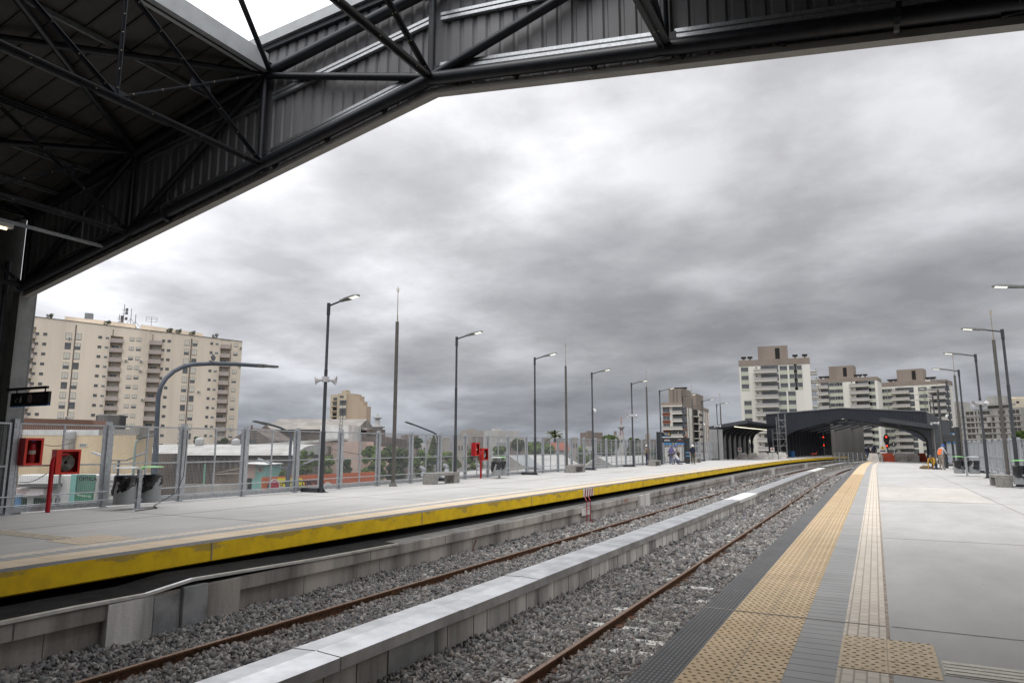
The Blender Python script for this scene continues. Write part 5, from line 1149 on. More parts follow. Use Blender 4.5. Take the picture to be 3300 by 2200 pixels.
for a in (('street tree just left of the nearest lamp post',990,1441,1545,58,64,1,G1),('street tree behind and right of the nearest lamp post',1048,1458,1540,60,66,2,G1),('tree in front of the pink building',1112,1470,1540,48,70,3,G2),('broad tree left of the first mast',1212,1420,1545,100,74,4,G1),
          ('large dark tree behind the first mast',1285,1430,1540,110,76,5,G2),('bushy tree between first mast and second lamp',1368,1440,1535,90,76,6,G1),('tree right behind the second lamp post',1450,1446,1530,85,74,7,G1),('light green tree left of the red hydrant cabinets',1530,1437,1525,90,72,8,G1),
          ('tree behind the red hydrant cabinets',1610,1432,1490,60,95,9,G1),('small dark tree on the skyline left of the third lamp',1670,1412,1450,48,170,10,G2),('bushy tree left of the third lamp post',1720,1426,1470,78,96,11,G1),('tree right of the third lamp post',1765,1430,1470,60,98,12,G1),
          ('tree behind the second mast',1885,1430,1500,84,92,13,G1),('dense tree left of the fourth lamp post',1960,1424,1480,90,100,14,G2),('tall round dark tree on the skyline by the radio mast',1960,1401,1450,76,150,15,G2),('dark tree on the skyline behind the fifth lamp',2040,1409,1452,46,150,16,G2),
          ('tree in front of the white-roofed shed by the fifth lamp',2042,1428,1475,70,100,17,G2),('tree beyond the fence behind the tan-shirted worker',2120,1436,1500,50,86,18,G2),('rooftop-high bush in front of the cream block base',640,1408,1430,36,118,19,G2),('bush at the foot of the cream apartment block',722,1412,1432,30,118,20,G2),('green tree at the right edge of the photo behind the fence',3290,1378,1440,60,120,21,G1),
          ('dark bush by the blue-grey lamp and turquoise house',914,1516,1540,26,60,22,G1),('wide tree right of the flats behind far lamps',2320,1446,1480,50,150,23,G2),('small tree under the second lamp among roofs',1345,1406,1440,34,200,24,G2)):
    tree(*a)
tree('dark conical fir tree on the skyline left of the second lamp',1398,1405,1460,34,160,30,G2,2200,name='fir_tree',conif=True)
# palm
pt=PW(1787,1398,170); t=thing('palm_tree','single palm tree with drooping fronds on the skyline left of the second mast','palm tree',(pt.x,pt.y,ZG)); Hh=pt.z-ZG-.6
B=MB(); B.tube([(0,0,0),(.1,0,Hh*.5),(0,0,Hh)],[.38,.3,.28],8); B.build('trunk',TR,t,True)
B=MB(); rr=random.Random(3)
for i in range(46):
    a=i*2.399; el_=rr.uniform(-.3,1.35); L_=2.6; pts=[]
    for k in range(6):
        f=k/5; x=L_*f*math.cos(el_*(1-.3*f)); z=L_*f*math.sin(el_)-1.5*f*f*(1-.2*el_)+.2; pts.append((x*math.cos(a),x*math.sin(a),Hh+z))
    sx,sy=-math.sin(a)*.22,math.cos(a)*.22
    for k in range(5): p,q_=pts[k],pts[k+1]; B.add([(p[0]-sx,p[1]-sy,p[2]-.12),p,(p[0]+sx,p[1]+sy,p[2]-.12),(q_[0]+sx*.8,q_[1]+sy*.8,q_[2]-.12),q_,(q_[0]-sx*.8,q_[1]-sy*.8,q_[2]-.12)],[(0,1,4,5),(1,2,3,4)])
B.build('fronds',M('palm_green',(.10,.12,.045),.7,0,.4,2),t,normals=False)
# ---------------- street lamps outside the fence
BLG=M('blue_grey_pole',(.085,.10,.125),.5,.1,.1,3)
def curved_lamp(label,X,pts,r,headdir,mm=BLG):
    t=thing('street_lamp',label,'street lamp',(0,0,0)); q=[Vector(onX(x,y,X)) for x,y in pts]; t.location=(q[0].x,q[0].y,ZG); off=Vector(t.location)
    s=[q[0]+(Vector((q[0].x,q[0].y,ZG))-q[0])]+q; B=MB(); B.tube([p-off for p in s],[r*1.7,r*1.35]+[r]*(len(s)-2),12); B.build('pole',mm,t,True)
    e=q[-1]-off; d=(q[-1]-q[-2]).normalized(); B=MB(); B.beam(e-d*.1,e+d*.75,.26,.10); B.beam(e-d*.45,e+d*.1,.18,.14); B.build('lamp_head',HEADM,t); return t
def onX(x,y,X): d=ray(x,y); return CP+d*(X-CP[0])/d[0]
bigl=curved_lamp('big blue-grey street lamp with long curved arm over the left fence',-24,[(500,1500),(504,1400),(510,1280),(518,1245),(535,1218),(560,1196),(590,1181),(620,1174),(680,1171),(760,1173),(850,1179)],.085,1)
curved_lamp('dark swan-neck street lamp above the fence left of the nearest lamp post',-34,[(936,1440),(938,1410),(936,1398),(925,1388),(905,1378),(880,1370),(848,1363)],.07,1)
curved_lamp('swan-neck street lamp above the fence between first mast and second lamp',-40,[(1409,1460),(1410,1415),(1406,1399),(1395,1392),(1370,1382),(1345,1372),(1322,1364)],.08,1)
curved_lamp('small pale street lamp with curved neck in front of the curved shed',-40,[(433,1480),(434,1450),(438,1425),(450,1411),(466,1408)],.06,1,M('pole_pale_green',(.25,.32,.29),.6,0,.1,3))
def double_lamp(label,px,py,dep):
    p=PW(px,py,dep); t=thing('double_street_lamp',label,'street lamp',(p.x,p.y,ZG),psi); h=p.z-ZG; B=MB(); B.tube([(0,0,0),(0,0,h)],.09,8); B.tube([(-1.5,0,h+.45),(-.5,0,h+.02),(.5,0,h+.02),(1.7,0,h+.5)],.045,6); B.build('pole',BLG,t)
    for s in (-1,1): B=MB(); B.beam((s*1.1,0,h+.3),(s*2.0,0,h+.62),.28,.1); B.build('lamp_head',GALV,t)
double_lamp('double-armed street lamp beyond the fence left of the waste bin',383,1484,50); double_lamp('double-armed street lamp in front of the orange hoarding',926,1508,46)
for lb,px,py in (('green-painted pole standing by the low grey wall',661,1494),): 
    p=PW(px,py,58); B=MB(); B.tube([(0,0,0),(0,0,p.z-ZG)],.08,8); o=B.build('utility_pole',M('pole_green',(.16,.34,.24),.7,0,.1,3),None,True,loc=(p.x,p.y,ZG)); tag(o,lb,'pole')
p=PW(1063,1438,80); B=MB(); B.tube([(0,0,0),(0,0,p.z-ZG)],.17,8); B.beam((-.5,0,p.z-ZG-1.0),(.5,0,p.z-ZG-1.0),.12,.12); o=B.build('utility_pole',TR,None,loc=(p.x,p.y,ZG)); tag(o,'wooden utility pole in front of the pink building','pole')
for (a,b_,lb) in (((1063,1445,80),(1240,1466,90),'overhead cable sagging from the wooden pole across the pink wall'),((130,1430,58),(240,1424,58),'bundle of overhead wires along the ochre wall'),((60,1553,50),(150,1526,50),'overhead wire crossing in front of the shops')):
    A_,B_=PW(*a),PW(*b_); m_=(A_+B_)/2-Vector((0,0,.25)); B=MB(); B.tube([A_,A_.lerp(m_,.6)-Vector((0,0,.05)),m_,m_.lerp(B_,.4)-Vector((0,0,.05)),B_],.03,5); o=B.build('overhead_cable',BLKM); tag(o,lb,'cable')
# pigeon on the arm
pg=Vector(onX(686,1171,-24)); B=MB(); B.tube([(-.20,0,-.03),(-.10,0,.02),(0,0,.09),(.08,0,.14),(.11,0,.19),(.15,0,.20)],[.015,.045,.075,.06,.038,.018],10); B.tube([(0,.02,.05),(0,.02,-.03)],.006,5); B.tube([(.01,-.02,.05),(.01,-.02,-.03)],.006,5)
o=B.build('pigeon',M('pigeon_dark',(.035,.037,.045),.6,0,.3,40),None,True); o.location=pg+Vector((0,0,.13)); o.rotation_euler=(0,0,2.6); o.scale=(1.25,1.25,1.25); tag(o,'dark pigeon perched on the curved street lamp arm','bird')
# ============================================================ SMALL SHELTERS
SHW=M('shelter_wall_sheet',(.30,.30,.30),.6,.1,.1,1.5,streak=True)
def shelter(name,label,xw,xt,y0,y1,zw,zt_,n,s):
    """cantilever shelter: columns by the fence (xw), roof rising to the track side (xt)"""
    t=thing(name,label,'shelter',(0,0,0)); ny=7
    B=MB(); ys=[y0+(y1-y0)*i/ny for i in range(ny+1)]
    for i in range(ny):
        a,b_,c,d=cur(xw-.6*s,ys[i],zw-.05),cur(xt,ys[i],zt_),cur(xt,ys[i+1],zt_),cur(xw-.6*s,ys[i+1],zw-.05); h=Vector((0,0,.22)); B.add([a,b_,c,d,a+h,b_+h,c+h,d+h],[(3,2,1,0),(4,5,6,7),(0,1,5,4),(2,3,7,6),(1,2,6,5),(3,0,4,7)])
    B.build('roof',FASO,t)
    a,b_=cur(xw-.6*s,y0-.06,zw+.05),cur(xt,y0-.06,zt_+.1); B=MB(); B.beam(a,b_,.08,.42); B.build('front_fascia',M('fascia_grey_edge',(.055,.058,.065),.5,.1,.1,2),t)
    for i in range(n):
        y=y0+.6+(y1-y0-1.2)*i/(n-1); c=cur(xw,y); ang=-hd(y)
        prof=[(0,0),(.30*s,0),(.30*s,zw*.62),(.42*s,zw*.74),(.70*s,zw*.86),(1.3*s,zw-.12+.0),(abs(xt-xw)*.62*s,zw+(zt_-zw)*.6-.12),(abs(xt-xw)*.62*s,zw+(zt_-zw)*.6-.02),(0,zw-.03)]
        B=MB(); B.prism(prof,'y',-.09,.09,mx=Matrix.Translation((c.x,c.y,0))@Matrix.Rotation(ang,4,'Z')); B.build('column',DARK,t)
        if i<n-1:
            y2=y+(y1-y0-1.2)/(n-1); c2=cur(xw-.25*s,y2); c1=cur(xw-.25*s,y); B=MB(); B.beam((c1.x,c1.y,zw*.5-.03),(c2.x,c2.y,zw*.5-.03),.04,zw-.15); B.build('wall_panel',SHW,t)
            if i%2==0: B=MB(); B.beam((c1.x+.05*s,c1.y,1.3),(c2.x+.05*s,c2.y,1.3),.06,.08); B.build('wall_rail',DARK,t)
    k=int((y1-y0)/1.6)
    for i in range(k):
        y=y0+.8+i*1.6; a,b_=cur(xt+.02*s*0,y,zt_-.05),cur((xw+xt)/2,y,(zw+zt_)/2-.05); B=MB(); B.beam(a,b_,.07,.14); B.build('roof_rib',DARK,t)
    return t
LITS=M('lit_strip',(1,.97,.85),.5,0,0,emit=1.6,ecol=(1,.93,.72))
sh=shelter('platform_shelter','dark cantilever shelter with seven bays and a light strip on the left platform',-18.3,-14.2,88,108,3.9,4.6,8,1)
for k in range(8):
    a,b_=cur(-15.9,88.6+k*2.35,4.12),cur(-15.9,88.6+k*2.35+2.05,4.12); B=MB(); B.beam(a,b_,.12,.07); B.build('light_strip',LITS,sh)
B=MB(); a,b_=cur(-18.9,87.7,1.9),cur(-17.2,87.7,1.9); B.beam(a,b_,.08,3.8); B.build('end_wall_panel',SHW,sh)
sh2=shelter('platform_shelter','dark curved cantilever shelter over the right platform end',4.75,.35,79.5,99,3.45,4.3,8,-1)
for (a,b_) in (((1.9,83,4.02),(2.5,80.6,3.9)),((1.9,83.2,4.02),(2.5,86.5,3.86))): B=MB(); B.beam(cur(*a),cur(*b_),.12,.07); B.build('light_strip',LITS,sh2)
# ============================================================ FAR ARCHED CANOPY
fc=thing('far_canopy','big dark blue arched station canopy spanning both platforms in the distance','canopy',(0,110,0)); 
def fcp(x,y=0): return x
top=[(-14.3,6.48),(-3.9,7.15),(6.58,6.41)]; bot=[(-14.3,2.3),(-13.1,2.47),(-10.26,4.01),(-3.83,5.68),(1.65,4.66),(4.4,3.5),(6.0,2.3),(6.58,2.3)]
B=MB(); B.prism(top[::-1]+bot,'y',-.12,.12); B.build('front_fascia',FASO,fc)
for k in range(52):
    x=-14.1+k*.4; zt2=6.48+(x+14.3)/10.4*.67 if x<-3.9 else 7.15-(x+3.9)/10.48*.74
    import bisect
    for i in range(len(bot)-1):
        if bot[i][0]<=x<=bot[i+1][0]: zb2=bot[i][1]+(bot[i+1][1]-bot[i][1])*(x-bot[i][0])/max(.01,bot[i+1][0]-bot[i][0])
    B=MB(); B.box(x-.05,x+.05,-.17,-.12,zb2+.05,zt2-.05); B.build('sheet_rib',M('fascia_rib',(.028,.031,.040),.45,.1,0),fc)
B=MB()
for i in range(2): B.beam((top[i][0],-.16,top[i][1]+.03),(top[i+1][0],-.16,top[i+1][1]+.03),.2,.14); 
B.build('top_coping',M('coping_grey',(.16,.165,.17),.5,.2,0),fc)
# receding shell: local (dx,dy) direction of the right and left sides
def rec(x,y): return x+y*.13
def quad(nm,a,b_,c,d,m): B=MB(); B.add([a,b_,c,d],[(0,1,2,3)]); return B.build(nm,m,fc,normals=False)
quad('side_wall',(6.58,0,6.41),(rec(6.58,55),55,6.41),(rec(6.58,55),55,-1.2),(6.58,0,-1.2),FASO)
quad('roof_sheet',(-14.3,0,6.4),(-9.6,0,6.7),(rec(-9.6,55),55,6.7),(rec(-14.3,55),55,6.4),FASO); quad('roof_sheet',(2.2,0,6.65),(6.58,0,6.35),(rec(6.58,55),55,6.35),(rec(2.2,55),55,6.65),FASO)
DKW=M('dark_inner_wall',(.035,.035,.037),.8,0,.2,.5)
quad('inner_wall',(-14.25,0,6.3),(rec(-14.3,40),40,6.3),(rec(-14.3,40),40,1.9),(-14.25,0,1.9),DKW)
for k in range(16):
    y=1+k*2.4; x=rec(-14.2,y); B=MB(); B.box(x-.15,x+.5,y-.22,y+.22,0,5.4); B.build('column',DARK,fc)
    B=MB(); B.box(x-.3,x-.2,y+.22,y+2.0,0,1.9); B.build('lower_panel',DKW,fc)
quad('dark_end_sheet',(rec(-14.3,40),40,6.3),(rec(-7.6,40),40,6.3),(rec(-7.6,40),40,-1.2),(rec(-14.3,40),40,-1.2),DKW)  # dark sheet added so the depth of the far canopy looks unlit
for k in range(7):
    y=2+k*6; B=MB(); B.beam((rec(-10,y),y,4.0),(rec(-3.83,y),y,5.6),.2,.25); B.beam((rec(-3.83,y),y,5.6),(rec(2.,y),y,4.6),.2,.25); B.build('cross_rib',DARK,fc)
for k in range(6):
    x=-3.5+k*1.0; B=MB(); B.beam((x,.1,5.55-.17*abs(x+3.8)),(rec(x,50),50,5.55-.17*abs(x+3.8)),.16,.2); B.build('long_rib',M('rib_grey',(.06,.062,.068),.5,.1,0),fc)
GW=thing('station_wall','tall dark grey sheet wall behind the tracks under the far canopy','wall',(0,0,0))
a,b_=Vector(P(2683,1440,116)),Vector(P(2784,1440,124)); B=MB(); B.beam((a.x,a.y,1.95),(b_.x,b_.y,1.95),.3,7.0); B.build('wall_sheet',M('grey_station_wall',(.17,.163,.15),.8,0,.12,.4,streak=True),GW)
gf=fence_=thing('track_end_fence','light grey mesh fence in front of the grey station wall','fence',(0,0,0))
a,b_=Vector(P(2688,1440,110)),Vector(P(2790,1440,113))
for k in range(8): p=a.lerp(b_,k/7); B=MB(); B.box(-.05,.05,-.05,.05,-1.2,.75); o=B.build('post',GALV,gf,loc=(p.x,p.y,0))
for z in (-.9,-.1,.7): B=MB(); B.beam((a.x,a.y,z),(b_.x,b_.y,z),.05,.06); B.build('rail',GALV,gf)
B=MB(); n=60
for k in range(n): p=a.lerp(b_,(k+.5)/n); B.box(p.x-.012,p.x+.012,p.y-.01,p.y+.01,-.9,.7)
tag(B.build('mesh_wires',GALVD,gf),kind='stuff')
# scaffold tower
sf=thing('scaffold_tower','thin grey scaffold tower standing before the dark canopy front','scaffold',cur(-13.6,104.5),0); SCF=M('scaffold_tube',(.25,.25,.25),.5,.4,0)
for x in (-.9,0.,.9):
    for y in (-.5,.5): B=MB(); B.tube([(x,y,0),(x,y,6.3 if x>-.5 else 4.2)],.035,5); B.build('upright',SCF,sf)
for z in np.arange(.9,6.3,.9):
    for y in (-.5,.5): B=MB(); B.tube([(-.9 if z<4.3 else 0,y,z),(.9,y,z)],.028,5); B.build('ledger',SCF,sf)
for k in range(5): B=MB(); B.tube([(0 if k%2 else .9,-.5,.3+1.1*k),(.9 if k%2 else 0,-.5,1.4+1.1*k)],.025,5); B.build('cross_brace',SCF,sf)
p=cur(-12.2,96); B=MB(); B.tube([(0,0,0),(-.05,0,5.5)],.05,6); tag(B.build('bare_pole',SCF,None,True,loc=p),'thin bare pole just right of the left shelter','pole')
# ============================================================ SIGNALS, SIGNS, BARRIERS
REDL=M('signal_red_lit',(1,.05,.02),.4,0,0,emit=3,ecol=(1,.035,.015))
def signal(label,loc,zs):
    t=thing('railway_signal',label,'railway signal',loc)
    B=MB(); B.tube([(0,.1,-1.2),(0,.1,zs[0]+.7)],.07,8); B.build('post',GALVD,t,True)
    for k,z in enumerate(zs):
        B=MB(); h=.62 if k==0 else .25; q=[(.33*math.cos(a),z-.28*(k==0)+h*math.sin(a)) for a in np.linspace(0,2*math.pi,17)[:-1]]; B.prism(q,'y',-.06,.02); hb=B.build('backboard',BLKM,t)
        B=MB(); B.lathe((0,-.07,z),[(.10,0),(.10,.03)],14,mx=Matrix.Rotation(math.pi/2,3,'X')); B.build('red_light',REDL,hb)
        if k==0: B=MB(); B.lathe((0,-.07,z-.45),[(.12,0),(.12,.03)],14,mx=Matrix.Rotation(math.pi/2,3,'X')); B.build('dark_lens',M('lens_dark',(.05,.03,.03),.3,0,0),hb)
        B=MB(); B.box(-.55,.0,.08,.12,z-.05-.3*k,z-.01-.3*k); B.build('bracket_arm',GALV,t)
    return t
signal('red-lit railway signal left of the grey wall under the far canopy',(-8,134,0),(3.35,1.93)); signal('red-lit railway signal above the barriers at the right platform end',(1.28,95,0),(2.82,1.75))
for lb,px,py,dep in (('black diamond track board left of the grey station wall',2680,1430,125),('black diamond track board right of the railway signal',2880,1431,95)):
    p=PW(px,py,dep); t=thing('diamond_board',lb,'sign',(p.x,p.y,0),0); B=MB(); B.tube([(0,.05,-1.2),(0,.05,p.z)],.04,6); B.build('post',GALV,t)
    B=MB(); B.prism([(0,p.z-.42),(.42,p.z),(0,p.z+.42),(-.42,p.z)],'y',-.03,.0); d_=B.build('board',BLKM,t); B=MB(); B.box(-.03,.03,-.035,-.031,p.z-.2,p.z+.25); B.build('white_mark',DW,d_)
def barrier(label,loc,w,h,m,rz=0,grp=None,tilt=0):
    t=thing('plastic_barrier',label,'barrier',loc,rz,grp); 
    B=MB(); B.prism([(-w/2,0),(w/2,0),(w/2,h*.45),(w/2-.10,h*.8),(w/2-.14,h),(-w/2+.14,h),(-w/2+.10,h*.8),(-w/2,h*.45)],'y',-.16,.16); b_=B.build('barrier_body',m,t)
    for k in range(4): x=-w*.3+k*w*.2; B=MB(); B.prism([(x-.05,h*.12),(x+.05,h*.12),(x+.04,h*.62),(x-.04,h*.62)],'y',-.185,-.16); B.build('rib',m,b_)
    B=MB(); B.box(-w/2-.08,-w/2,-.05,.05,h*.1,h*.4); B.box(w/2,w/2+.06,-.05,.05,h*.5,h*.8); B.build('coupling_lug',m,b_)
    if tilt: t.rotation_euler=(0,tilt,rz)
    return t
BW=M('barrier_white_plastic',(.62,.60,.57),.6,0,.12,3); BD=M('barrier_dirty_white',(.42,.40,.37),.75,0,.2,3); BR=M('barrier_red_plastic',(.42,.065,.03),.6,0,.1,3)
for lb,px,w,m in (('white plastic barrier in front of the man in dark blue',2816,1.15,BW),('narrow white barrier left of the first red barrier',2838,.55,BD),('red plastic barrier below the warning sign',2861,1.45,BR),('dirty white barrier between the red barrier and the no-entry barrier',2902,1.5,BD),('white barrier carrying a no-entry roundel',2941,1.45,BW),('red plastic barrier at the foot of the right shelter columns',2972,1.05,BR)):
    p=PZ(px,1487.0); o=barrier(lb,(p[0],p[1],0),w*.94,.93,m)
    if 'roundel' in lb:
        B=MB(); B.lathe((0,-.19,.62),[(.17,0),(.17,.01)],16,mx=Matrix.Rotation(math.pi/2,3,'X')); r_=B.build('no_entry_ring',M('sign_red',(.40,.03,.03),.5,0,0),o); B=MB(); B.lathe((0,-.202,.62),[(.12,0),(.12,.005)],16,mx=Matrix.Rotation(math.pi/2,3,'X')); B.build('roundel_face',WHT,r_)
for k,(lb,px,m) in enumerate((('dirty white barrier leftmost of the row under the left shelter',2393,BD),('second dirty white barrier under the left shelter',2427,BD),('third white barrier of the row beside the left shelter',2461,BW),('fourth white barrier of the row beside the left shelter',2491,BW),('tilted bright white barrier at the track end of the left row',2519,BW))):
    p=PZ(px,1479.5); barrier(lb,(p[0],p[1],.05 if k==4 else 0),1.2,.86,m,0,None,.16 if k==4 else 0)
def nosign(lb,px,py,base):
    p=PZ(px,base); t=thing('no_entry_sign',lb,'sign',(p[0],p[1]-.3,0)); z=1.27
    B=MB(); B.tube([(0,.03,0),(0,.03,z)],.025,6); B.build('post',GALV,t); B=MB(); B.box(-.24,.24,-.01,.01,z-.28,z+.28); f=B.build('panel',WHT,t)
    B=MB(); B.lathe((0,-.012,z+.05),[(.19,0),(.19,.006)],16,mx=Matrix.Rotation(math.pi/2,3,'X')); r_=B.build('red_ring',M('sign_red',(.40,.03,.03),.5,0,0),f); B=MB(); B.lathe((0,-.02,z+.05),[(.13,0),(.13,.004)],16,mx=Matrix.Rotation(math.pi/2,3,'X')); B.build('ring_face',WHT,r_); B=MB(); B.box(-.06,.06,-.03,-.025,z-.05,z+.14); B.build('figure_mark',BLKM,r_)
nosign('white prohibition sign above the left end of the barriers by the left shelter',2387,1452,1479.5); nosign('white prohibition sign above the fourth barrier by the left shelter',2492,1452,1479.5)
p=PZ(2848,1487); t=thing('warning_sign','white warning sign with yellow triangle behind the first red barrier','sign',(p[0],p[1]+.3,0))
for x in (-.2,.2): B=MB(); B.tube([(x,.02,0),(x,.02,1.2)],.02,5); B.build('leg',GALV,t)
B=MB(); B.box(-.32,.32,-.01,.01,1.0,1.85); f=B.build('panel',WHT,t); B=MB(); B.prism([(-.24,1.38),(.24,1.38),(0,1.78)],'y',-.016,-.011); B.build('yellow_triangle',M('sign_yellow',(.6,.38,.03),.6,0,0),f); B=MB(); B.box(-.27,.27,-.016,-.011,1.1,1.26); B.build('dark_text_band',M('band_dark',(.08,.07,.12),.6,0,0),f); B=MB(); B.box(-.02,.02,-.02,-.017,1.45,1.62); B.build('exclamation_mark',BLKM,f)
p=PZ(2559,1472); B=MB(); B.lathe((0,0,0),[(.42,0),(.45,.2),(.42,.95),(.36,.98)],14); tag(B.build('blue_drum',M('drum_blue',(.03,.12,.30),.5,0,.1,3),None,True,loc=(p[0],p[1]-3,0)),'blue drum standing on the left platform before the far canopy','barrel')
p=PZ(2632,1470); B=MB(); B.cbox((0,0,.5),.9,.5,.25,0,.3); B.tube([(-.3,0,0),(-.2,0,.5)],.04,5); B.tube([(.3,0,0),(.2,0,.5)],.04,5); B.tube([(.3,.1,.6),(.6,.1,1.0)],.04,5); tag(B.build('red_machine',BR,None,loc=(p[0],p[1]-6,0)),'small red construction machine on the left platform under the far canopy','machine')
# totems / sign frames
BLU=M('sign_blue_panel',(.03,.22,.50),.5,0,0); TOT=M('totem_charcoal',(.035,.038,.042),.5,.1,.1,3); ORG=M('sign_orange',(.75,.40,.03),.6,0,0); SWH=M('sign_white_text',(.55,.55,.55),.6,0,0); SRD=M('sign_red_text',(.40,.10,.09),.6,0,0)
def boards(label,loc,rz,s):
    t=thing('sign_totem',label,'sign',loc,rz)
    for x,h in ((-2.1,3.02),(2.1,2.5)):
        B=MB(); B.box(-.26,.26,-.09,.09,0,h); c=B.build('side_pylon',TOT,t); c.location=(x*s if True else x,0,0)
    B=MB(); B.box(-2.3,2.3,-.07,.07,2.02,2.46); bd=B.build('name_board',TOT,t)
    for x in (-.95,.95):
        B=MB(); B.box(x-.62,x+.62,-.085,-.072,1.86,2.0); B.build('blue_band',BLU,bd)
    for x,m,w in ((-.98,SWH,.9),(-.98,SRD,.5),(1.0,SRD,1.1),(.95,SWH,.5)):
        B=MB(); z=2.18 if m is SWH and w>.6 else (2.33 if m is SRD and w<.6 else (2.2 if m is SRD else 2.31)); 
        for k in range(int(w/.14)): B.box(x-w/2+.14*k,x-w/2+.14*k+.10,-.082,-.072,z,z+(.12 if w==.9 else .06))
        tag(B.build('lettering',m,bd),kind=None)
    for z in (1.02,.70): B=MB(); B.box(1.7,2.75,-.13,-.10,z,z+.09); B.build('blue_stripe',M('stripe_light_blue',(.12,.32,.55),.5,0,0),t)
    B=MB(); B.box(-1.85,-.35,-.04,.04,2.62,3.0); hs_=B.build('direction_panel',BLKM,t); B=MB(); B.box(-1.85,-.35,-.045,.045,2.57,2.62); B.build('blue_line',BLU,hs_)
    for k in range(3): B=MB(); B.box(-1.5+.1*k,-.95,-.05,-.042,2.92-.1*k,2.95-.1*k); B.build('text_line',SWH,hs_)
    B=MB(); B.lathe((-.80,-.045,2.91),[(.05,0),(.05,.01)],10,mx=Matrix.Rotation(math.pi/2,3,'X')); B.box(-.85,-.75,-.052,-.042,2.68,2.85); B.build('person_symbol',SWH,hs_); B=MB(); B.prism([(-.68,2.94),(-.62,2.94),(-.45,2.68),(-.55,2.68)],'y',-.052,-.042); B.build('escalator_symbol',ORG,hs_)
    return t
boards('charcoal sign frame with blue bands standing on the left platform behind the workers',(-17.2,66.2,0),1.15,1)
t2=boards('charcoal sign frame with blue bands on the right platform beside the standing worker',(5.0,60.6,0),math.pi/2+.12,1)
